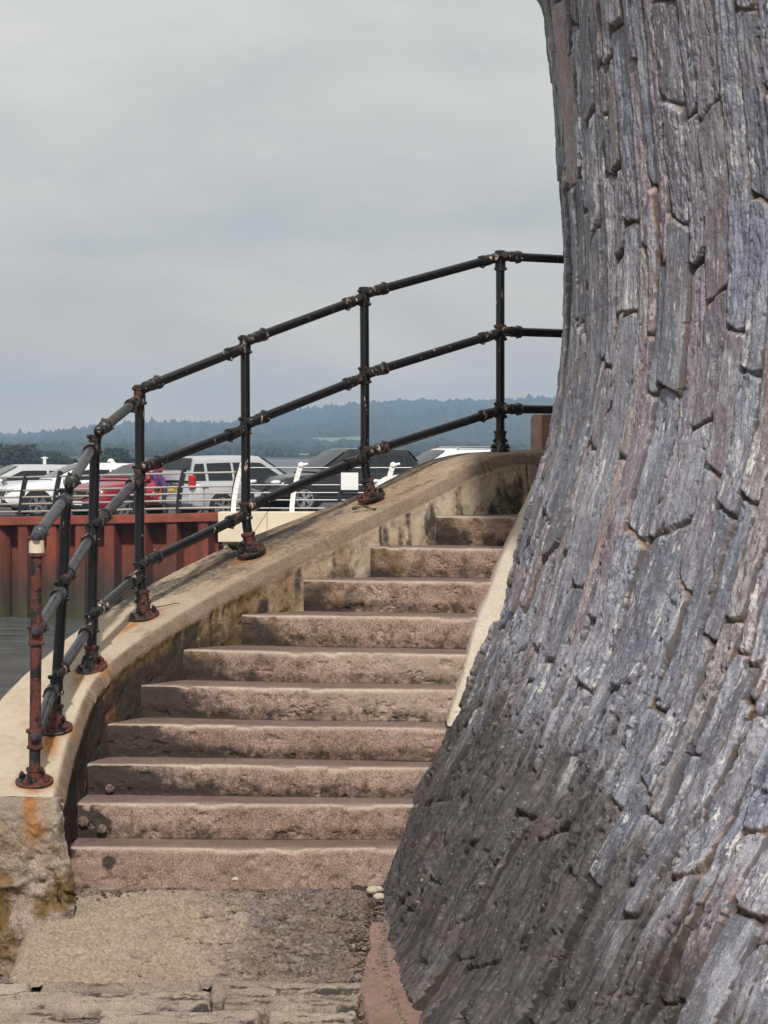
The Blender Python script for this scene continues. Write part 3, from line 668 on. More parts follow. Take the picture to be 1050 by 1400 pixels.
# ================================================================== black pipe railing
def build_railing():
    root = empty('stair_railing', plates[0]); o0 = Vector(root.location)
    tag(root, 'black iron pipe railing with rusted joints on the curved parapet coping', 'railing')
    posts = [[(50,738),(49,900),(47,1082)],[(91,672),(84,830),(77,940),(75,994)],[(130,598),(127,760),(125,912)],[(191,530),(191,700),(191,770),(194,806),(197,835)],[(335,462),(336,640),(336,700),(339,728),(344,755)],[(498,396),(499,560),(499,625),(502,655),(508,680)],[(684,346),(684,480),(684,614)]]
    joints = [[738,868,1010],[672,808,936],[598,728,852],[532,648,780],[463,582,698],[398,513,621],[350,455,561]]
    lead = [None]*7
    rp = M['rustpost']; bk = M['black']; ft = M['fitting']; wn = M['worn']
    for i, pts in enumerate(posts):
        d = PD[i]; P = [at(px,py,d)-o0 for px,py in pts]
        base = P[-1].copy(); 
        Q = spline([p[:] for p in P], 24)
        mat = rp if i == 0 else bk
        po = MB().tube([Vector(q) for q in Q], .0262, 18).build('post', mat, root)
        if i == 0: po['label'] = 'rust-red first post'
        f_ = rp if i == 0 else ft
        def on(py):
            """point of the post axis at picture row py"""
            z = (E-(py-HY)/F*d)-o0.z; zq = Q[:,2]; jx = np.interp(-z, -zq, Q[:,0]); return Vector((jx, Q[0,1], z))
        top = on(pts[0][1])
        cap = MB().tube([top+Vector((0,0,-.012)), top+Vector((0,0,.012)), top+Vector((0,0,.016))], [.033,.033,.026], 16)
        cap.build('cap', rp if i < 4 else ft, po)
        if i == 0: MB().tube([top+Vector((0,0,-.075)), top+Vector((0,0,-.072)), top+Vector((0,0,.002))], [.033,.0365,.0355], 16).build('pale_cap_band', M['cream'], po)
        for py in joints[i]:
            c = on(py) if py > pts[0][1]+5 else on(py+9)
            m = MB().tube([c+Vector((0,0,-.048)), c+Vector((0,0,-.046)), c+Vector((0,0,-.030)), c+Vector((0,0,-.028)), c+Vector((0,0,.028)), c+Vector((0,0,.030)), c+Vector((0,0,.046)), c+Vector((0,0,.048))], [.030,.037,.037,.032,.032,.037,.037,.030], 18)
            for a in (-1,1): m.ball(c+Vector((a*.030,-.022,-.038*a)), .011, 8)
            m.build('collar', f_, po)
        foot = plates[i]-o0
        k = base-Vector((0,0,0))
        axis = (Vector(Q[-1])-Vector(Q[-4])).normalized()
        m = MB().tube([Vector(Q[-1])+Vector((0,0,.0))-axis*s for s in (.0,.09,.093,.11,.113)], [.036,.034,.040,.040,.028], 18)
        for a in range(3):
            an = R_(-90+a*70-70); m.ball(Vector(Q[-1])-axis*.05+Vector((math.cos(an)*.036, math.sin(an)*.036,0)), .012, 8)
        m.build('foot_socket', M['plate'] if i < 6 else ft, po)
        # plate follows the slope of the coping
        if i < 6:
            j = np.argmin(np.hypot((IN[:,0]+OU[:,0])/2-plates[i].x, (IN[:,1]+OU[:,1])/2-plates[i].y)); j = min(max(j,8),NS-9)
            tg = Vector((IN[j+8,0]-IN[j-8,0], IN[j+8,1]-IN[j-8,1], ZC[j+8]-ZC[j-8])).normalized()
        else: tg = Vector((.8,.5,0)).normalized(); j = np.argmin(np.hypot((IN[:,0]+OU[:,0])/2-plates[i].x, (IN[:,1]+OU[:,1])/2-plates[i].y))
        side = Vector((OU[j,0]-IN[j,0], OU[j,1]-IN[j,1], 0)).normalized(); nrm = side.cross(tg); nrm = nrm if nrm.z > 0 else -nrm
        tg2 = nrm.cross(side).normalized(); T = Matrix((side, tg2, nrm)).transposed()
        zc_ = float(ZC[j])-o0.z+.010; cpt = Vector((base.x, base.y, zc_))
        if i == 4 or i == 5: cpt = Vector((base.x, base.y, base.z))
        m = MB(); n = 28 if i < 5 else 24; rad = .088 if i < 6 else .062
        prof = [(rad*.98,-.004),(rad,0.004),(rad,.010),(rad*.95,.014),(.04,.016)]
        V = []
        for r, h in prof:
            for q in range(n):
                an = 2*math.pi*q/n; V.append(cpt+T@Vector((r*math.cos(an), r*.92*math.sin(an), h)))
        fs = [(a*n+q, a*n+(q+1)%n, (a+1)*n+(q+1)%n, (a+1)*n+q) for a in range(4) for q in range(n)]+[tuple(4*n+q for q in range(n))]
        m.add(V, fs)
        for q in range(4):
            an = R_(45+90*q+20); c = cpt+T@Vector((rad*.76*math.cos(an), rad*.70*math.sin(an), .016))
            m.tube([c, c+nrm*.014, c+nrm*.018], [.015,.015,.009], 6); m.ball(c+nrm*.02, .009, 8)
        m.build('base_plate', M['plate'] if i < 6 else ft, po)
    bays = {0:[[(55,734),(90,680)],[(98,664),(126,610)],[(139,590),(186,547)],[(202,530),(327,477)],[(343,465),(490,408)],[(508,400),(676,352)],[(690,350),(830,353)]],
            1:[[(57,864),(83,808)],[(91,793),(123,733)],[(137,716),(189,653)],[(200,639),(328,588)],[(345,578),(491,517)],[(508,510),(676,456)],[(691,453),(830,457)]],
            2:[[(56,1008),(70,940)],[(80,922),(119,860)],[(131,839),(187,787)],[(199,771),(329,705)],[(345,692),(491,627)],[(508,618),(677,562)],[(691,559),(830,562)]]}
    for r in range(3):
        for b, (p, q) in enumerate(bays[r]):
            d0 = PD[b]-.035; d1 = (PD[b+1]-.035) if b < 6 else 16.2
            A = at(*p, d0)-o0; B = at(*q, d1)-o0
            if b == 6: B = A+(Vector((1.9,1.25,0)))*1.0; B.z = A.z+(-.004)
            def near(V_, i): 
                v = V_.copy(); q = plates[i]-o0; lean = posts[i]; v.x += (at(np.interp(((E-(v.z+o0.z))*F/PD[i]+HY), [t[1] for t in lean], [t[0] for t in lean]), 0, PD[i]).x-o0.x-v.x)*(.85 if b == 0 and i == 0 else .42); v.y += .012; return v
            A = near(A, b); B = near(B, b+1) if b < 6 else B
            ax = (B-A).normalized(); L = (B-A).length
            mat = wn if b < 2 or (b == 2 and r == 1) else bk
            ra = MB().tube([A+ax*.05, B-ax*.05], .0262, 18).build('rail', mat, root)
            fm = (M['worn'] if b < 1 else ft)
            for c, s in ((A,1),(B,-1)):
                if b == 6 and s == -1: continue
                dd = ax*s
                kk = .72 if b < 2 else 1.0
                m = MB().tube([c-dd*.004, c+dd*.012, c+dd*.03*kk, c+dd*.05*kk, c+dd*.055*kk, c+dd*.105*kk, c+dd*.108*kk, c+dd*.122*kk, c+dd*.124*kk], [.016,.027,.030,.027,.032,.032,.037,.037,.028], 18)
                m.ball(c+dd*.012+Vector((0,-.005,0)), .0275 if b < 2 else .031, 12, (1,1,1), .06)
                m.tube([c+dd*.012+Vector((0,-.052,0)), c+dd*.012+Vector((0,-.046,0)), c+dd*.012+Vector((0,.03,0))], [.012,.019,.019], 8)
                for an in (60,200,300):
                    m.ball(c+dd*.115*kk+(Vector((0,0,1)).cross(dd).normalized()*math.cos(R_(an))+Vector((0,0,1))*math.sin(R_(an)))*.038, .008, 6)
                m.build('socket', fm, ra)
    return root
build_railing()

# small things lying on the coping
def build_litter():
    def blades(c, n, ln, spread, seed):
        g = random.Random(seed); m = MB()
        for i in range(n):
            an = g.uniform(0,6.28); l = ln*g.uniform(.5,1.1); r0 = g.uniform(0,.02)
            p0 = Vector((math.cos(an)*r0, math.sin(an)*r0, 0)); p1 = p0+Vector((math.cos(an)*l*spread, math.sin(an)*l*spread, l*.55)); p2 = p0+Vector((math.cos(an)*l*spread*2, math.sin(an)*l*spread*2, l*.35))
            w = g.uniform(.006,.013); s = Vector((-math.sin(an), math.cos(an), 0))*w
            m.add([p0-s*.6,p0+s*.6,p1+s,p1-s,p2+s*.15,p2-s*.15], [(0,1,2,3),(3,2,4,5)])
        return m
    p = at(322,752,14.42); o = blades(p, 60, .075, .55, 3).build('weed_tuft', M['weed'], None, loc=p); tag(o, 'small dark green weed tuft growing at the outer edge beside a post', 'weed')
    p = at(212,830,13.75); m = MB().tube([(0,0,0),(.05,.0,.006),(.10,.02,.018),(.13,.03,.02)], [.004,.003,.003,.002], 6).build('twig', M['weed'], None, loc=p); tag(m, 'thin dark twig lying by the base plate of a post', 'twig')
    p = at(492,698,14.72)+Vector((0,0,.01)); m = MB()
    pts = spline([(-.045,0,.0),(-.01,.0,.008),(.03,-.01,.014),(.055,-.02,.006),(.09,-.04,-.004)], 16)
    m.tube([Vector(q) for q in pts], [.007+.004*math.sin(i*.9) for i in range(16)], 7).build('seaweed_strip', M['weed'], None, loc=p); tag(COL.objects[-1], 'dark green seaweed strip draped over the pale coping edge', 'seaweed')
    a = at(372,690,14.3); b = at(338,742,14.33); ln = MB().tube([a-a, b-a], .0016, 5).build('fishing_line', M['trim'], None, loc=a); tag(ln, 'thin taut line hanging from a railing joint down to the coping', 'line')
    # pink stone pier peeping out beyond the top of the parapet
    p = at(749,613,15.9); p.z -= .25
    r_ = MB().box((0,0,.22), (.16,.2,.44), .3, .012).box((0,0,.42),(.15,.19,.08),.3,.015).build('stone_pier', M['stone_pink'], None, loc=p); tag(r_, 'small pinkish stone pier between the parapet end and the bastion', 'pier')
build_litter()
# ================================================================== quay across the water
def zr(py, d): return E-(py-HY)/F*d
def quay_line(px):                                                    # distance of the quay edge and height of its top at a picture column
    return np.interp(px, [-400,0,150,298,330], [70,61.5,60.5,60,60]), np.interp(px, [-400,0,298], [2.2,zr(707,61.5),zr(701,60)])
def build_quay():
    pxs = np.linspace(-400, 300, 1500)
    root_p = at(298, 701, 60); root = empty('sheet_pile_wall', (root_p.x, root_p.y, -.8)); o0 = np.array(root.location)
    tag(root, 'rust red corrugated sheet pile quay wall with a steel capping beam above the water', 'quay wall')
    d, z = quay_line(pxs); X = (pxs-CX)/F*d; Y = d.copy()
    arc = np.concatenate([[0], np.cumsum(np.hypot(np.diff(X), np.diff(Y)))])
    per = .76; ph = (arc[-1]-arc+.55) % per
    out = ss(0,.07,ph)*ss(.37,.30,ph)                                  # 1 on the outward pan, 0 in the recess
    dep = .50*(1-out)
    tx, ty = np.gradient(X), np.gradient(Y); L = np.hypot(tx,ty); nx_, ny_ = -ty/L, tx/L      # landward normal
    X2 = X+nx_*dep; Y2 = Y+ny_*dep
    rows = np.linspace(0,1,14); V = np.zeros((14,len(pxs),3))
    for j,t in enumerate(rows): V[j,:,0] = X2; V[j,:,1] = Y2; V[j,:,2] = -.8+(z-.18+.8)*t
    npmesh('sheet_piling', V-o0, gridfaces(14,len(pxs)), M['piles'], root, True)
    V = []
    for off,dz in [(-.05,-.20),(-.06,-.19),(-.06,-.01),(-.05,0),(.5,0),(.5,-.2)]:
        V.append(np.stack([X+nx_*off, Y+ny_*off, z+dz], -1))
    npmesh('capping_beam', np.array(V)-o0, gridfaces(6,len(pxs)), M['capbeam'], root, False)
    # cream wall from the corner to the right
    rt = empty('concrete_quay_wall', at(298, 742, 59.6)); tag(rt, 'cream painted concrete quay wall at the corner beside the rusty piles', 'quay wall')
    zt = zr(700,59.6); zb = zr(741,59.6)
    a = at(299,700,59.6); 
    for k,(x0,x1) in enumerate([(298,365),(365.3,432),(432.3,499),(499.3,566),(566.3,640)]):
        A = at(x0,700,59.6); B = at(x1,700,59.6)
        MB().box(((A.x+B.x)/2-rt.location.x, .35, (zt+zb)/2-rt.location.z), (B.x-A.x, .7, zt-zb), 0, .02).build('wall_panel', M['cream'], rt, False)
    A = at(300,741,59.6); B = at(640,741,59.6)
    MB().box(((A.x+B.x)/2-rt.location.x, .42, (zb-.8)/2-rt.location.z), (B.x-A.x-.2, .7, zb+.8), 0, .02).build('plinth', M['plinth'], rt, False)
    # railings
    def curved_post(m, base, h, w, lean, dirv):
        P = [base+dirv*(lean*(t**1.8))+Vector((0,0,h*t)) for t in np.linspace(0,1,9)]
        for i in range(8):
            p, q = P[i], P[i+1]; v = q-p; rot = Matrix.Rotation(math.atan2(dirv.y,dirv.x),4,'Z')@Matrix.Rotation(math.atan2(v.xy.length, v.z),4,'Y')
            m.box((p+q)/2, (w*1.5, .05, v.length*1.08), M=rot)
        return P
    ra = empty('quay_railing', at(245,703,61)); tag(ra, 'low railing of curved dark posts with pale bars on the rusty pile wall', 'railing', 'quay railings')
    o1 = Vector(ra.location); bases = []
    for px in (-90,-52,-14,27,73,126,184,243,318):
        d, z = quay_line(px); b = Vector(((px-CX)/F*d, d+.12, z))-o1; m = MB()
        curved_post(m, b, 1.06, .075, .17, Vector((.85,.5,0)).normalized()).copy(); m.build('post', M['navy'], ra, False); bases.append(b)
    dv = Vector((.85,.5,0)).normalized()
    for h in (.94,.62,.46,.30,.12):
        P = spline([(b+dv*(.17*(h/1.06)**1.8)+Vector((0,0,h)))[:] for b in bases], 60)
        MB().tube([Vector(p) for p in P], .024, 8).build('bar', M['steel'], ra)
    rb = empty('quay_railing', at(408,702,59.9)); tag(rb, 'low railing of curved white posts on the cream concrete wall', 'railing', 'quay railings')
    o2 = Vector(rb.location); bs = []
    for px, mt in ((319,'whitepost'),(399,'whitepost'),(463,'navy'),(525,'whitepost'),(590,'whitepost')):
        b = at(px,701,59.95)-o2; b.z = zt-o2.z; m = MB(); P = curved_post(m, b, 1.08, .075 if mt=='whitepost' else .065, .21, Vector((1,.1,0)).normalized())
        if mt == 'whitepost': m.ball(P[-1], .075, 8); m.tube([P[-1], P[-1]+Vector((.16,.02,.03))], .03, 8)
        o = m.build('post', M[mt], rb, False); bs.append(b)
        if mt == 'navy': o['label'] = 'dark post'
    for h in (1.02,.62,.44,.27,.08):
        A = bs[0]+Vector((.21*(h/1.08)**1.8,.03,h)); B = bs[-1]+Vector((.21*(h/1.08)**1.8,.03,h))
        MB().tube([A,B], .014, 8).build('bar', M['darksteel'], rb)
    s = at(478,658,59.85); o = MB().box((0,0,0),(.40,.02,.40),0,.004).box((0,-.014,.0),(.30,.006,.30),0,0).build('notice_board', M['platewhite'], None, False, loc=s); tag(o, 'blank white square notice fixed to the railing in front of the black car', 'notice')
build_quay()

def park_z(px): return float(np.interp(px, [-400,0,250,420,900], [2.05,2.10,2.13,2.36,2.42]))
def build_park():
    n = 60; pxs = np.linspace(-420, 900, n); V = []
    for px in pxs:
        d = float(quay_line(px)[0]) if px < 300 else 60.0
        V.append(((px-CX)/F*d, d+.45, park_z(px)))
    for px in pxs: V.append(((px-CX)/F*120, 120.0, park_z(px)))
    o = npmesh('car_park', V, gridfaces(2,n), M['asphalt']); tag(o, kind='structure')
build_park()

# ------------------------------------------------------------------ cars
def car(name, label, cat, px_c, d, yaw, L=4.4, W=1.8, H=1.62, style='suv', body='p_white', clad=True, plate=None, rails=False, arches=True):
    """x forward, y left, z up; yaw = heading angle in plan"""
    xc = (px_c-CX)/F*d; root = empty(name, (xc, d, park_z(px_c) if style != 'mpv' else 2.15), yaw); tag(root, label, cat)
    h2 = L/2
    if style == 'mpv': hood, xws, xrf, xrr, xrb, belt = .98, .24, .02, -.455, -.495, 1.0
    elif style == 'estate': hood, xws, xrf, xrr, xrb, belt = .92, .20, -.0, -.42, -.49, .95
    else: hood, xws, xrf, xrr, xrb, belt = 1.0, .18, -.02, -.40, -.488, 1.02
    def top(t):                                                      # t: -.5 tail .. .5 nose
        return float(np.interp(t, [-.5,-.485,-.46,0,xws,.40,.46,.485,.5], [.80,.95,belt,belt,hood+.02,hood-.10,hood-.20,hood-.32,.55]))
    def bot(t): return float(np.interp(abs(t), [0,.4,.47,.5], [.24,.24,.30,.42]))
    def hw(t):
        q = abs(t)*2; return W/2*(1-.05*q**4-.17*ss(.86,1.0,q))
    ts = np.concatenate([np.linspace(-.5,-.44,7), np.linspace(-.42,.40,34), np.linspace(.42,.5,9)]); V = []
    for t in ts:
        b, tp, w = bot(t), top(t), hw(t); hh = tp-b
        half = [(0,b),(.80*w,b),(.95*w,b+.05),(.985*w,b+.14*hh),(w,b+.42*hh),(.995*w,b+.60*hh),(.97*w,b+.80*hh),(.95*w,tp-.07),(.92*w,tp-.025),(.82*w,tp),(.4*w,tp+.018),(0,tp+.022)]
        V += [(t*L, y, z) for y, z in half]+[(t*L, -y, z) for y, z in half[-2:0:-1]]
    k = 22; nt_ = len(ts); fs = [(i*k+j, i*k+(j+1)%k, (i+1)*k+(j+1)%k, (i+1)*k+j) for i in range(nt_-1) for j in range(k)]
    fs += [tuple(range(k-1,-1,-1)), tuple((nt_-1)*k+j for j in range(k))]
    bo = npmesh('body', V, fs, M[body], root, True); bo.data.set_sharp_from_angle(angle=R_(50))
    # cabin
    wb, wt = .90*W/2, .70*W/2
    def rz(t):
        c = H-.05*((t-(-.12))/.4)**2
        if t > xrf: c = belt+(c-belt)*(1-(t-xrf)/(xws+.02-xrf))**.93
        if t < xrr: c = belt+(c-belt)*max(0,(t-xrb)/(xrr-xrb))**.62
        return c
    def P(t, v):                                                     # side skin of the cabin, v 0 belt..1 roof edge
        r = rz(t); hh = r-belt; w_ = wb+(wt-wb)*v*(hh/(H-belt)); return w_, belt-.03+(hh-.02)*v
    tc = np.concatenate([np.linspace(xrb,xrr,9), np.linspace(xrr,xrf,16)[1:], np.linspace(xrf,xws+.02,12)[1:]]); V = []
    for t in tc:
        ring = [P(t,0),P(t,.5),P(t,.9),P(t,1.0)]; r = rz(t); we = ring[-1][0]; hh = r-belt
        ring += [(we*.90, r-.008*(hh>.1)+.02), (we*.5, r+.03), (0, r+.035)]
        V += [(t*L, y, z) for y, z in ring]+[(t*L, -y, z) for y, z in ring[-2::-1]]
    k2 = 13; n2 = len(tc); fs = [(i*k2+j, (i)*k2+j+1, (i+1)*k2+j+1, (i+1)*k2+j) for i in range(n2-1) for j in range(k2-1)]
    ca = npmesh('cabin', V, fs, M[body], root, True); ca.data.set_sharp_from_angle(angle=R_(35))
    # side windows, following the skin 8 mm proud
    def pane(t0, t1, s, nm):
        nT = 12; V = []; 
        for t in np.linspace(t0,t1,nT):
            r = rz(t); hh = max(r-belt, .02); v1 = max(.10, 1-.11/hh); v0 = min(.09, v1-.02)
            for v in (v0, (v0+v1)/2, v1):
                y, z = P(t, v); V.append((t*L, s*(y+.010), z))
        f = [(i*3+j, i*3+j+1, (i+1)*3+j+1, (i+1)*3+j) for i in range(nT-1) for j in range(2)]
        npmesh(nm, V, [q[::-1] for q in f] if s > 0 else f, M['carglass'], root, True)
    tm = (xrf+xrr)/2
    for s in (1,-1):
        pane(tm+.035, xws-.045, s, 'side_window'); pane(tm-.155, tm+.018, s, 'side_window'); pane(xrr-.035, tm-.175, s, 'side_window')
    # windscreen and rear window lie on the sloping skin
    def screen(ta, tb, nm, off):
        V = []; nT = 9; nY = 9
        for t in np.linspace(ta,tb,nT):
            r = rz(t); we = P(t,1.0)[0]*.93
            for y in np.linspace(-1,1,nY): V.append((t*L+off[0], y*we, r+.035-.012*y*y+off[1]))
        f = [(i*nY+j, i*nY+j+1, (i+1)*nY+j+1, (i+1)*nY+j) for i in range(nT-1) for j in range(nY-1)]
        npmesh(nm, V, f, M['carglass'], root, True)
    screen(xrf+.022, xws-.012, 'windscreen', (.02,.012)); 
    V = []
    for q in np.linspace(.30,.93,8):                                  # rear window
        tq = xrb+(xrr-xrb)*q; r = rz(tq); we = P(tq,1)[0]*.94
        for y in np.linspace(-1,1,9): V.append((tq*L-.03, y*we, r+.03-.012*y*y))
    npmesh('rear_window', V, [(i*9+j, i*9+j+1, (i+1)*9+j+1, (i+1)*9+j) for i in range(7) for j in range(8)], M['carglass'], root, True)
    # wheels
    wr = .345
    def lathe(prof, n=32):
        V = []; 
        for y, r in prof:
            for q in range(n): V.append((r*math.cos(2*math.pi*q/n), y, r*math.sin(2*math.pi*q/n)))
        return V, [(a*n+q, a*n+(q+1)%n, (a+1)*n+(q+1)%n, (a+1)*n+q) for a in range(len(prof)-1) for q in range(n)]
    for tx in (.305, -.295):
        for s in (1,-1):
            yw = s*(W/2-.09); c = (tx*L, yw, wr)
            V, f = lathe([(-.10,.22),(-.105,.31),(-.09,wr-.01),(-.05,wr),(.05,wr),(.09,wr-.01),(.105,.31),(.10,.235),(.06,.225),(.06,.02)])
            ty = npmesh('wheel', [(x,s*y,z) for x,y,z in V], f, M['tyre'], root, True, loc=c)
            m = MB(); V, f = lathe([(.085,.225),(.108,.245),(.108,.228),(.075,.215)]); m.add([(x,s*y,z) for x,y,z in V], f)
            for q in range(10):
                an = 2*math.pi*(q//2)/5+(.17 if q%2 else -.17)
                m.box((.13*math.cos(an), s*.090, .13*math.sin(an)), (.20,.03,.034), M=Matrix.Rotation(-an,4,'Y'))
            m.tube([(0,s*.07,0),(0,s*.11,0)], .05, 12); m.build('rim', M['alloy'], ty)
            m = MB(); V = []; n = 22                                   # wheel housing lip
            ro = .43 if clad else .375
            for q in range(n+1):
                an = math.pi*(-.06+1.12*q/n)
                for r in (.02, ro): V.append((r*math.cos(an), s*(hw(tx)+.012-(wr-0)*0), r*math.sin(an)))
            m.add(V, [(2*q,2*q+1,2*q+3,2*q+2) for q in range(n)]); 
            V2 = [(x, y-s*.05, z) for x,y,z in V]; m.add(V2, [(2*q,2*q+2,2*q+3,2*q+1) for q in range(n)]); m.add([V[2*q+1] for q in range(n+1)]+[V2[2*q+1] for q in range(n+1)], [(q,q+1,n+2+q,n+1+q) for q in range(n)])
            m.build('wheel_arch', M['trim'], root, loc=(tx*L,0,wr))
    if clad:
        m = MB()
        for s in (1,-1): m.box((0, s*(hw(0)-.03), .34), (L*.46, .09, .16), 0, .02)
        m.box((h2*.985-.06,0,.38),(.22,W*.74,.22),0,.04).box((-h2*.985+.06,0,.42),(.22,W*.78,.26),0,.04); m.build('cladding', M['trim'], root, False)
    # front
    MB().box((h2-.035,0,.66),(.10,W*.52,.20),0,.03).build('grille', M['trim'], root, False)
    pts = spline([(h2+.02,W*.29,.76),(h2+.035,W*.20,.60),(h2+.04,0,.555),(h2+.035,-W*.20,.60),(h2+.02,-W*.29,.76)], 24)
    MB().tube([Vector(p) for p in pts], .018, 6).build('grille_trim', M['chrome'], root)
    if style == 'suv':
        em = MB(); 
        for s in (1,-1): em.tube([(h2+.022,s*.075,.715),(h2+.022,s*.045,.66),(h2+.022,0,.69)], .010, 6)
        em.build('emblem', M['chrome'], root)
    for s in (1,-1):
        MB().ball((h2*.935, s*W*.395, .775), .15, 12, (1.1,.60,.42)).build('headlight', M['clearlens'], root)
        if style == 'mpv': MB().box((-h2+.06, s*W*.425, 1.0), (.15,.17,.36), -s*.3, .04).build('taillight', M['redlens'], root, False)
        else: MB().box((-h2+.08, s*W*.40, .93), (.16,.30,.15), -s*.3, .04).build('taillight', M['redlens'], root, False)
        m = MB().ball((xws*L-.22, s*(W/2+.10), belt+.06), .12, 10, (.7,1.0,.72)).box((xws*L-.22, s*(W/2-.02), belt+.01), (.07,.16,.04)); m.build('mirror', M[body], root)
        m = MB().tube([(xrr*L+.15, s*(wt+.0), H+.02),(xrr*L+.2, s*wt, H+.06),(xrf*L-.3, s*wt, H+.06),(xrf*L-.2, s*wt, H+.02)], .022, 8)
        if rails: m.build('roof_rail', M['chrome'], root)
        m = MB()
        for tx in (tm+.02, tm-.19): m.box((tx*L, s*(hw(tx)-.004), .86), (.20,.03,.03), 0, .008)
        m.build('door_handle', M[body], root, False)
        m = MB()                                                     # shut lines of the doors
        for tx in (xws-.01, tm+.028, tm-.20): m.box((tx*L, s*(hw(tx)*.992), .62), (.012,.02,.52))
        m.build('door_gap', M['trim'], root, False)
    MB().box((h2+.03,0,.44),(.02,.50,.11)).build('number_plate', M['platewhite'], root, False)
    if style == 'mpv':
        np_ = MB().box((-h2-.005,0,.80),(.03,.52,.12)).build('number_plate', M['plateyellow'], root, False)
        cu = bpy.data.curves.new('plate_text','FONT'); cu.body = '4TW'; cu.size = .12; cu.align_x = 'CENTER'; cu.align_y = 'CENTER'; cu.extrude = .003
        tmp = bpy.data.objects.new('plate_text', cu); me = bpy.data.meshes.new_from_object(tmp); bpy.data.objects.remove(tmp)
        me.materials.clear(); me.materials.append(M['ink']); tx = bpy.data.objects.new('plate_lettering', me); link(tx, np_)
        tx.location = (-h2-.023,-.13,.80); tx.rotation_euler = (R_(90),0,R_(-90))
        MB().box((-h2+.0,0,.94),(.05,.7,.05),0,.015).build('boot_trim', M['chrome'], root, False)
        MB().box((-h2+.02,0,.50),(.10,W*.86,.18),0,.04).build('rear_bumper', M[body], root, False)
    else: MB().box((-h2-.005,0,.74),(.03,.52,.12)).build('number_plate', M['plateyellow'], root, False)
    return root
PI = math.pi
def build_cars():
    car('silver_car', 'silver car mostly hidden behind the white off-roader at the far left', 'car', 22, 79.5, PI+R_(24), 4.4, 1.8, 1.40, 'estate', 'p_silver', False)
    car('white_car', 'white off-road car facing left, leftmost in the front row of parked cars', 'car', 104, 73.6, PI+R_(22), 4.45, 1.84, 1.47, 'suv', 'p_white', True)
    c = car('red_car', 'dark red car with its front door standing open', 'car', 190, 71.0, PI+R_(46), 4.4, 1.82, 1.46, 'suv', 'p_red', True)
    # the opened door, hinged at the front pillar
    dr = empty('door_hinge', (.75,.93,0), R_(-52)); dr.parent = c
    bpy.data.objects.remove(dr)
    m = MB(); V = []
    for t in np.linspace(0,1,8):
        for v in np.linspace(0,1,8):
            V.append((-1.05*t, .05*math.sin(PI*v)*1.0, .36+.66*v))
    m.add(V, gridfaces(8,8).tolist()); m.add([(x,y-.06,z) for x,y,z in V], gridfaces(8,8,True).tolist())
    m.box((-.52,-.02,1.02),(1.05,.07,.05)).box((-1.04,-.015,.69),(.03,.08,.68))
    dr = m.build('open_door', M['p_door_lit'], c, True, loc=(.55,.97,.02)); dr.rotation_euler = (0,0,R_(-50))
    fr = MB().tube([(0,0,1.03),(-.35,-.03,1.42),(-.95,-.04,1.50),(-1.04,-.01,1.03)], .03, 8).build('window_frame', M['p_red'], dr)
    MB().box((-.85,.035,.90),(.18,.03,.03),0,.01).build('door_handle', M['p_red'], dr, False)
    b = car('black_estate', 'black car with a dark roof seen above and behind the red car', 'car', 208, 84.0, PI+R_(14), 4.5, 1.8, 1.52, 'estate', 'p_black', False, rails=True)
    car('silver_minivan', 'silver people carrier seen from behind with a yellow number plate', 'minivan', 333, 69.8, R_(37), 4.4, 1.80, 1.66, 'mpv', 'p_silver', False)
    car('black_suv', 'black off-road car facing left behind the white railing posts', 'car', 460, 69.0, PI+R_(27), 4.5, 1.84, 1.64, 'suv', 'p_black', True)
    car('white_suv', 'white car with silver roof rails half hidden behind the sloping parapet', 'car', 598, 70.0, PI+R_(22), 4.5, 1.84, 1.62, 'suv', 'p_white', True, rails=True)
build_cars()

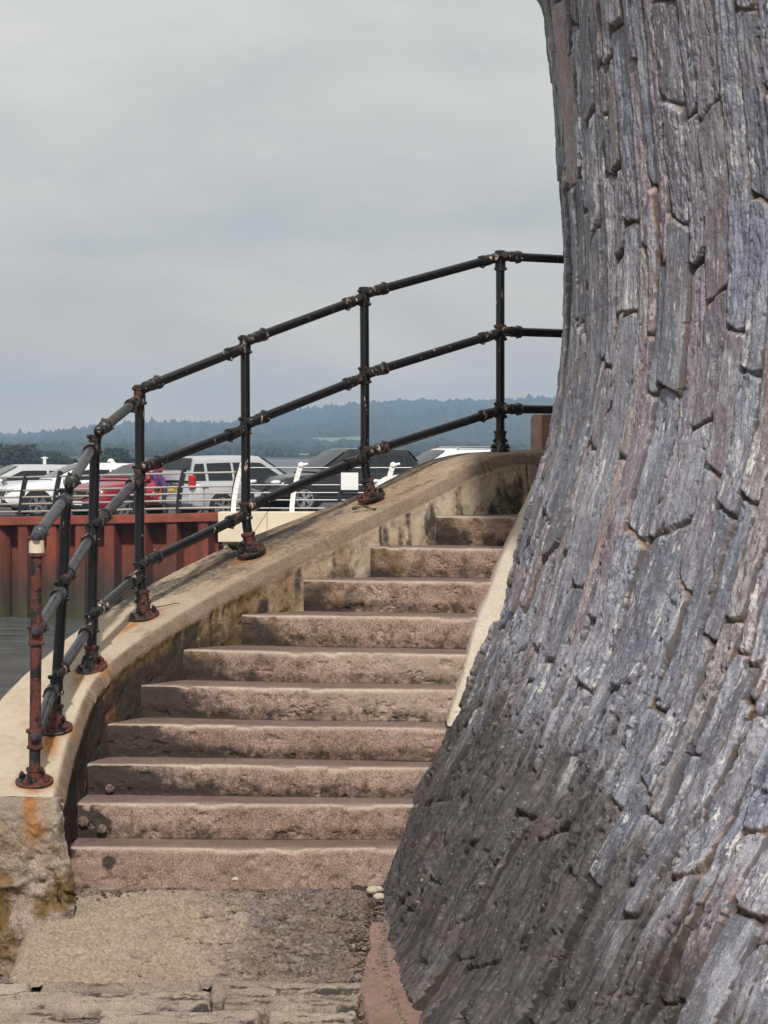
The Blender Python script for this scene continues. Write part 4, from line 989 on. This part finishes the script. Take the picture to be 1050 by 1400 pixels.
# ------------------------------------------------------------------ people
def skin_m(name, col): return simple(name, col, .6)
M['skin'] = skin_m('skin', (.52,.30,.22)); M['jacket'] = simple('dark_jacket', (.02,.022,.03), .8); M['trousers'] = simple('dark_trousers', (.03,.03,.035), .85)
M['purple'] = simple('purple_coat', (.07,.014,.11), .75, var=.35, vs=6); M['cap'] = simple('white_cap', (.78,.75,.70), .8); M['hair'] = simple('grey_hair', (.30,.28,.27), .8)
def person(label, loc, rz, bend=0.0, torso='jacket', cap=True, hair='hair', s=1.0):
    J = {}; Ed = []; Rd = {}
    def P(n, co, r, par=None):
        J[n] = Vector(co); Rd[n] = r
        if par: Ed.append((par, n))
    # x forward, y left; the trunk bends forward at the hips by `bend`
    def up(x,y,z): 
        v = Vector((x,y,z-.95)); return Matrix.Rotation(bend,3,'Y')@v+Vector((0,0,.95))
    P('pelvis',(0,0,.95),.14); P('waist',up(0,0,1.08),.13,'pelvis'); P('chest',up(.01,0,1.30),.155,'waist'); P('neck0',up(0,0,1.45),.085,'chest'); P('neck',up(.01,0,1.52),.055,'neck0')
    P('head',up(.03,0,1.60),.085,'neck'); P('crown',up(.03,0,1.70),.088,'head')
    for a,n in ((1,'l'),(-1,'r')):
        P('sh'+n, up(0,a*.18,1.41), .065,'neck0'); P('el'+n, up(.10,a*.23,1.13), .048,'sh'+n); P('wr'+n, up(.32,a*.17,1.04), .032,'el'+n)
        P('pa'+n, up(.40,a*.16,1.03), .034,'wr'+n)
        for k in range(4): P('f%d'%k+n, up(.455+.006*(1.5-abs(k-1.5)),a*(.16+.022*(k-1.5)),1.015), .0095,'pa'+n); P('g%d'%k+n, up(.485+.01*(1.5-abs(k-1.5)),a*(.16+.022*(k-1.5)),.985), .008,'f%d'%k+n)
        P('t0'+n, up(.41,a*.115,1.02), .011,'pa'+n); P('t1'+n, up(.445,a*.105,1.0), .009,'t0'+n)
        P('hi'+n, (0,a*.10,.90), .10,'pelvis'); P('kn'+n, (.03,a*.11,.50), .068,'hi'+n); P('an'+n, (0,a*.11,.09), .045,'kn'+n); P('to'+n, (.15,a*.13,.045), .042,'an'+n)
    names = list(J); idx = {n:i for i,n in enumerate(names)}
    me = bpy.data.meshes.new('person'); me.from_pydata([J[n]*s for n in names], [(idx[a],idx[b]) for a,b in Ed], []); o = bpy.data.objects.new('person', me); link(o)
    sk = o.modifiers.new('s','SKIN'); sk.use_smooth_shade = True
    for n,v in zip(names, me.skin_vertices[0].data): v.radius = (Rd[n]*s, Rd[n]*s); v.use_root = n=='pelvis'
    o.modifiers.new('u','SUBSURF').levels = 2
    dg = bpy.context.evaluated_depsgraph_get(); m2 = bpy.data.meshes.new_from_object(o.evaluated_get(dg)); COL.objects.unlink(o); bpy.data.objects.remove(o)
    # shape the face: nose, brow and chin pushed out of the head
    hc = J['head']*s; fw = Matrix.Rotation(bend,3,'Y')@Vector((1,0,0)); uw = Matrix.Rotation(bend,3,'Y')@Vector((0,0,1))
    for v in m2.vertices:
        q = v.co-hc; x, y, z = q.dot(fw), q.y, q.dot(uw)
        if abs(z) < .16 and x > .03 and abs(y) < .09:
            v.co += fw*(.030*math.exp(-((y/.016)**2+((z-.02)/.025)**2))+.012*math.exp(-((y/.03)**2+((z+.07)/.02)**2))-.010*(math.exp(-(((abs(y)-.032)/.014)**2+((z-.045)/.014)**2))))
    for nm in (torso,'skin','trousers'): m2.materials.append(M[nm])
    mi = []
    for p in m2.polygons:
        c = p.center; z = (c-J['neck']*s).dot(uw); wrist = min((c-J['pal']*s).length, (c-J['par']*s).length)
        mi.append(1 if (z > -.005 and (c-J['head']*s).length < .22) or wrist < .10 else (2 if c.z < .93*s and (c-J['hil']*s).length+(c-J['hir']*s).length > .1 and c.z < .90*s else 0))
    m2.polygons.foreach_set('material_index', mi); m2.polygons.foreach_set('use_smooth', [True]*len(m2.polygons))
    b = bpy.data.objects.new('person', m2); b.location = loc; b.rotation_euler = (0,0,rz); link(b); tag(b, label, 'person')
    cr = J['crown']*s; rot = Matrix.Rotation(bend,3,'Y')
    def loc_(x,y,z): return cr+rot@Vector((x,y,z))
    if cap:
        m = MB(); n = 16; V = []
        for j in range(7):
            th = PI/2*j/6
            for q in range(n): an = 2*PI*q/n; V.append(loc_(.112*math.cos(th)*math.cos(an)-.005, .098*math.cos(th)*math.sin(an), .02+.098*math.sin(th)))
        m.add(V, [(j*n+q,j*n+(q+1)%n,(j+1)*n+(q+1)%n,(j+1)*n+q) for j in range(6) for q in range(n)])
        V = []
        for q in range(9):
            an = -1.1+2.2*q/8
            for r,dz in ((.10,.025),(.185*(.75+.25*math.cos(an)),.005)): V.append(loc_(r*math.cos(an), r*.85*math.sin(an), dz))
        m.add(V, [(2*q,2*q+1,2*q+3,2*q+2) for q in range(8)]); m.build('cap', M['cap'], b)
    m = MB()
    for q in range(15):
        an = R_(95+170*q/14); m.ball(loc_(.088*math.cos(an), .086*math.sin(an), -.035), .034, 6, (1,1,1.5), .2)
    if not cap:
        for q in range(26): an = 2.4*q; m.ball(loc_(.075*math.cos(an)*(q/26)**.5-.01, .08*math.sin(an)*(q/26)**.5, .075-.03*(q/26)), .034, 6, (1.3,1.3,.8), .2)
    m.build('hair', M[hair], b)
    for a in (1,-1): MB().ball(cr+rot@Vector((-.01,a*.09,-.085)), .026, 8, (.8,.45,1.3)).build('ear', M['skin'], b)
    return b
person('person in a white cap and dark jacket standing behind the red car', ((148-CX)/F*75.5, 75.5, 2.02), R_(-28), .10, 'jacket', True, 'hair', .94)
person('person in a purple coat bending into the open door of the red car', ((227-CX)/F*68.9, 68.9, 2.11), PI-.15, .75, 'purple', False, 'hair', .95)

# ================================================================== far shore
def ico(sub=1):
    bm = bmesh.new(); bmesh.ops.create_icosphere(bm, subdivisions=sub, radius=1); bm.verts.index_update()
    v = np.array([x.co[:] for x in bm.verts]); f = np.array([[q.index for q in p.verts] for p in bm.faces]); bm.free(); return v, f
ICO1, IF1 = ico(1); ICO2, IF2 = ico(2)
ridge = [(-700,620),(-300,606),(-60,602),(30,599),(80,594),(115,590),(140,585),(165,587),(190,584),(300,583),(335,575),(400,566),(450,560),(500,552),(540,550),(600,550),(680,550),(760,549),(900,546),(1200,556),(1500,580)]
RPX = [a for a,b in ridge]; RH = [(HY-b)/F*3000 for a,b in ridge]
def hill_h(px, r):
    h = np.interp(px, RPX, RH)+E; t = np.clip((r-1500)/1500, 0, 1.25)
    prof = t*1.0-.30*np.sin(np.pi*np.minimum(t,1))*.35
    prof = np.where(t > 1, 1-(t-1)*1.3, prof)
    return np.maximum(h-6.5, .5)*prof+6*fbm(px/120+5, r/260, 4, 900)*np.minimum(1,t*3)+.5+.3*ss(520,1500,r)
def build_hills():
    px = np.linspace(-700,1500,260); r = np.concatenate([np.linspace(900,1500,40)[:-1], np.linspace(1500,3350,110)]); PXg, Rg = np.meshgrid(px, r)
    Z = hill_h(PXg, Rg); Z[0] = -1
    V = np.stack([(PXg-CX)/F*Rg, Rg, Z], -1)
    o = npmesh('hill', V, gridfaces(149,260), M['grass']); tag(o, kind='structure')
    g = np.random.default_rng(9); n = 36000
    r = np.where(g.random(n) < .28, g.uniform(950,1500,n), 1500+1600*g.random(n)**.8); p = g.uniform(-330,900,n)
    keep = (fbm(p/55, r/150, 3, 950) > -.15)
    f1 = (((p-372)/30)**2+((r-2080)/130)**2) < 1; f2 = (((p-462)/50)**2+((r-1840)/150)**2) < 1; f2 |= (((p-225)/40)**2+((r-1800)/70)**2) < 1; f2 |= (np.abs(p-460) < 60)&(r > 1000)&(r < 1700)&(fbm(p/30,r/200,2,955) > -.05)
    ridge_ = r > 2850
    k = (keep | ridge_) & ~f1 & ~f2; r, p = r[k], p[k]; n = len(r)
    z = hill_h(p, r); sz = g.uniform(3.4,7.2,n)*np.interp(r,[560,1500,2600],[.34,.62,1.0]); con = fbm(p/70, r/300, 3, 958) > .02; tall = np.where(con&(r > 2200)&(g.random(n) < .65), g.uniform(.95,1.35,n), g.uniform(.6,1.0,n))
    V = ICO1[None]*(1+.5*(g.random((n,12,1))-.5)); V = V*np.stack([sz,sz,sz*tall],-1)[:,None]
    sp = np.where(tall > 1.25, .35, .95)[:,None]; up = np.clip(V[...,2]/(sz*tall)[:,None], 0, 1); V[...,:2] *= (1-up*(1-sp))[...,None]
    V = V+np.stack([(p-CX)/F*r, r, z+sz*tall*.6],-1)[:,None]
    Fc = (IF1[None]+(np.arange(n)*12)[:,None,None]).reshape(-1,3)
    o = npmesh('hill_forest', V, Fc, M['forest'], None, False); tag(o, kind='stuff')
    for pc, wd, r0, r1 in ((372,34,1960,2200),(462,54,1640,1990),(460,64,1000,1640),(225,42,1720,1880)):
        uu = np.linspace(-1,1,40)[None].repeat(24,0); vv = np.linspace(r0,r1,24)[:,None].repeat(40,1); q = pc+wd*uu
        f_ = npmesh('field', np.stack([(q-CX)/F*vv, vv, hill_h(q,vv)+.5], -1), gridfaces(24,40), M['field']); tag(f_, kind='structure')
def crown_mesh(g, n, rx, rz_, sub=(1.0,2.2)):
    Vs = []; 
    for i in range(n):
        v = g.normal(size=3); v /= np.linalg.norm(v); rad = g.random()**.4
        c = v*rad*np.array([rx,rx,rz_]); c[2] = c[2]*(1 if c[2] > 0 else .75)
        s = g.uniform(*sub); Vs.append(ICO1*(1+.7*(g.random((12,1))-.5))*s*np.array([1,1,.8])+c)
    return np.concatenate(Vs), (IF1[None]+(np.arange(n)*12)[:,None,None]).reshape(-1,3)
def build_wood():
    g = np.random.default_rng(21)
    # low headland under the near wood
    px = np.linspace(-700,240,90); r = np.linspace(385,500,30); PXg, Rg = np.meshgrid(px,r); t = (Rg-385)/115
    Z = np.interp(PXg,[-700,-50,60,120,190,240],[1.4,1.3,1.2,1.0,.8,-.5])*np.sin(np.pi*np.clip(t,0.02,1))+.0
    o = npmesh('headland', np.stack([(PXg-CX)/F*Rg,Rg,Z],-1), gridfaces(30,90), M['grass']); tag(o, kind='structure')
    Vs = []; Fs = []; b = 0
    for i in range(150):
        p = g.uniform(-330,118); rr = g.uniform(400,480)
        topy = np.interp(p, [-330,-100,0,40,70,95,118],[596,597,600,604,612,624,634])+g.uniform(-2,9)
        zt = E-(topy-HY)/F*rr; h = max(zt-.5, 1.2); w = min(h*.6, g.uniform(1.1,1.9))
        v, f = crown_mesh(g, 60, w, h*.46, (.2,.5)); v = v+np.array([(p-CX)/F*rr, rr, .5+h*.46])
        Vs.append(v); Fs.append(f+b); b += len(v)
    o = npmesh('shore_wood', np.concatenate(Vs), np.concatenate(Fs), M['wood'], None, False); tag(o, kind='stuff')
    for px, topy, w, lab in [(158,612,2.7,'dark rounded tree on the far shore, standing just above the person in the white cap'),(139,620,1.9,'smaller dark tree at the left of the rounded tree on the far shore'),(178,626,1.8,'low dark tree sloping down at the right of the rounded tree on the far shore')]:
        rr = 420+px*.1; zt = E-(topy-HY)/F*rr; root = empty('broadleaf_tree', ((px-CX)/F*rr, rr, .6)); tag(root, lab, 'tree', 'trees on the far shore')
        h = zt-.6; v, f = crown_mesh(g, 190, w, h*.46, (.2,.5)); npmesh('crown', v+np.array([0,0,h*.53]), f, M['wood'], root, False)
        MB().tube([(0,0,-.4),(0,0,h*.3),(.2,.1,h*.6)], [.2,.16,.08], 8).build('trunk', M['hair'], root)
    # a white mast and a house by the shore
    p = at(61,642,300); h = zr(625,300)-.6; o = MB().tube([(0,0,0),(0,0,h),(0,0,h+.05)], [.22,.19,.1], 10).tube([(-.4,0,h-.1),(.4,0,h-.1)], .07, 6).build('mast', M['whitepost'], None, loc=(p.x,300,.6)); tag(o, 'thin white mast standing above the roof of the silver car', 'mast')
    MB().box((0,0,.3),(3,3,.9),0,.05).build('mooring_base', M['plinth'], o)
    hx = (-6-CX)/F*420; rt = empty('shore_house', (hx,420,.5)); tag(rt, 'small pinkish house at the far left edge, beyond the cars', 'house')
    MB().box((0,0,-.2),(5,4,2.4)).build('wall', M['wallwhite'], rt, False)
    m = MB(); m.add([(-2.7,-2.2,1.0),(2.7,-2.2,1.0),(2.7,2.2,1.0),(-2.7,2.2,1.0),(-2.7,0,2.0),(2.7,0,2.0)], [(0,1,5,4),(2,3,4,5),(1,2,5),(3,0,4),(0,3,2,1)]); m.build('roof', M['rooftile'], rt, False)
    for x in (-1.4,1.2): MB().box((x,-2.01,.0),(.8,.06,.9)).build('window', M['carglass'], rt, False)
build_hills(); build_wood()

# water and the dark foreshore beyond the parapet
o = npmesh('sea', [(-3000,-60,0),(3000,-60,0),(3000,4200,0),(-3000,4200,0)], [(0,1,2,3)], M['water'], None, False); tag(o, kind='structure')
def build_foreshore():
    n, m = 90, 60; u = np.linspace(0,1,n)[None].repeat(m,0); v = np.linspace(0,1,m)[:,None].repeat(n,1)
    # far edge follows the line seen from the steps; near side runs under the parapet
    fx = np.interp(u, [0,1], [-9.0,-3.2]); fy = np.interp(u, [0,.45,.62,1], [18,29.5,32.0,42])
    nx_ = np.interp(u, [0,1], [-6.5,1.5]); ny_ = np.interp(u,[0,1],[9,18.5])
    X = nx_+(fx-nx_)*v; Y = ny_+(fy-ny_)*v
    Z = E-2.62+.10*fbm(X*1.2,Y*.8,5,970)+.03*fbm(X*6,Y*4,3,971)-.9*ss(.97,1,v)-.25*(1-v)
    Z[-1] = -.8
    o = npmesh('foreshore', np.stack([X,Y,Z],-1), gridfaces(m,n,True), M['mud']); tag(o, kind='structure')
build_foreshore()
o = npmesh('ground', [(-14,3,E-3.9),(14,3,E-3.9),(14,18,E-3.3),(-3.5,18,E-3.3),(-14,12,E-3.9)], [(0,1,2,3,4)], M['mud'], None, False); tag(o, kind='structure')

# ================================================================== air
HAZE = 3.2e-4
m = bpy.data.materials.new('haze_air'); m.use_nodes = True; nt = m.node_tree; nt.nodes.clear(); ou = nt.nodes.new('ShaderNodeOutputMaterial'); pv = nt.nodes.new('ShaderNodeVolumePrincipled')
pv.inputs['Color'].default_value = (.50,.69,.96,1); pv.inputs['Density'].default_value = HAZE; pv.inputs['Anisotropy'].default_value = .0; nt.links.new(pv.outputs[0], ou.inputs['Volume'])
bxm = MB().box((0,1650,40.5),(5600,3560,83)); o = bxm.build('haze', m, None, False); tag(o, kind='stuff')

# ================================================================== light
SUN_EL, SUN_AZ = 43.0, 177.0         # azimuth measured from +Y (view direction) towards +X: behind the camera, a little to the right
w = bpy.data.worlds.new('World'); scene.world = w; w.use_nodes = True; nt = w.node_tree; nt.nodes.clear()
ou = nt.nodes.new('ShaderNodeOutputWorld'); bg = nt.nodes.new('ShaderNodeBackground'); nt.links.new(bg.outputs[0], ou.inputs[0])
sky = nt.nodes.new('ShaderNodeTexSky'); sky.sky_type = 'NISHITA'; sky.sun_disc = False; sky.sun_elevation = R_(SUN_EL); sky.sun_rotation = R_(SUN_AZ); sky.dust_density = 3.0; sky.air_density = 1.2
tc = nt.nodes.new('ShaderNodeTexCoord')
d_ = tc.outputs['Generated']
sx = nd(nt, 'SeparateXYZ', {0: d_}).outputs[2]
c1 = noise(nt, vscale(nt, d_, (3.2,3.2,9)), 1.6, 6, .5, .5); c2 = noise(nt, vscale(nt, d_, (9,9,26)), 1.2, 5, .55, .3)
cl = math_(nt, 'ADD', math_(nt, 'MULTIPLY', c1, .68), math_(nt, 'MULTIPLY', c2, .32))
cloud = ramp(nt, cl, [(.37, (6.0,6.3,6.4)), (.50, (7.1,7.25,7.15)), (.63, (8.4,8.4,8.0))])
grad = ramp(nt, sx, [(0.0, (1.35,1.12,.86)), (.025, (1.18,1.06,.93)), (.08, (1.06,1.05,1.04)), (.20, (1.22,1.21,1.16)), (.5, (1.25,1.22,1.16)), (1.0, (1.25,1.22,1.17))])
cloud = mix(nt, 1.0, cloud, grad, 'MULTIPLY')
put(nt, bg.inputs[0], mix(nt, .93, sky.outputs[0], cloud)); bg.inputs[1].default_value = .08
sl = bpy.data.lights.new('sun', 'SUN'); sl.energy = 3.8; sl.angle = R_(2.5); sl.color = (1.0,.96,.91)
so = bpy.data.objects.new('sun', sl); link(so); az = R_(SUN_AZ); el = R_(SUN_EL)
dirv = Vector((math.sin(az)*math.cos(el), math.cos(az)*math.cos(el), math.sin(el)))
so.rotation_euler = dirv.to_track_quat('Z','Y').to_euler(); so.location = dirv*60

cam = bpy.data.cameras.new('camera'); co = bpy.data.objects.new('camera', cam); link(co); scene.camera = co
cam.sensor_fit = 'VERTICAL'; cam.sensor_height = 36; cam.sensor_width = 27; cam.lens = F/1400*36; cam.shift_y = -(700-HY)/1400; cam.clip_start = .1; cam.clip_end = 20000
co.location = (0,0,E); co.rotation_euler = (R_(90),0,0)
scene.view_settings.view_transform = 'Standard'; scene.view_settings.look = 'None'; scene.view_settings.gamma = 1; scene.view_settings.exposure = .0
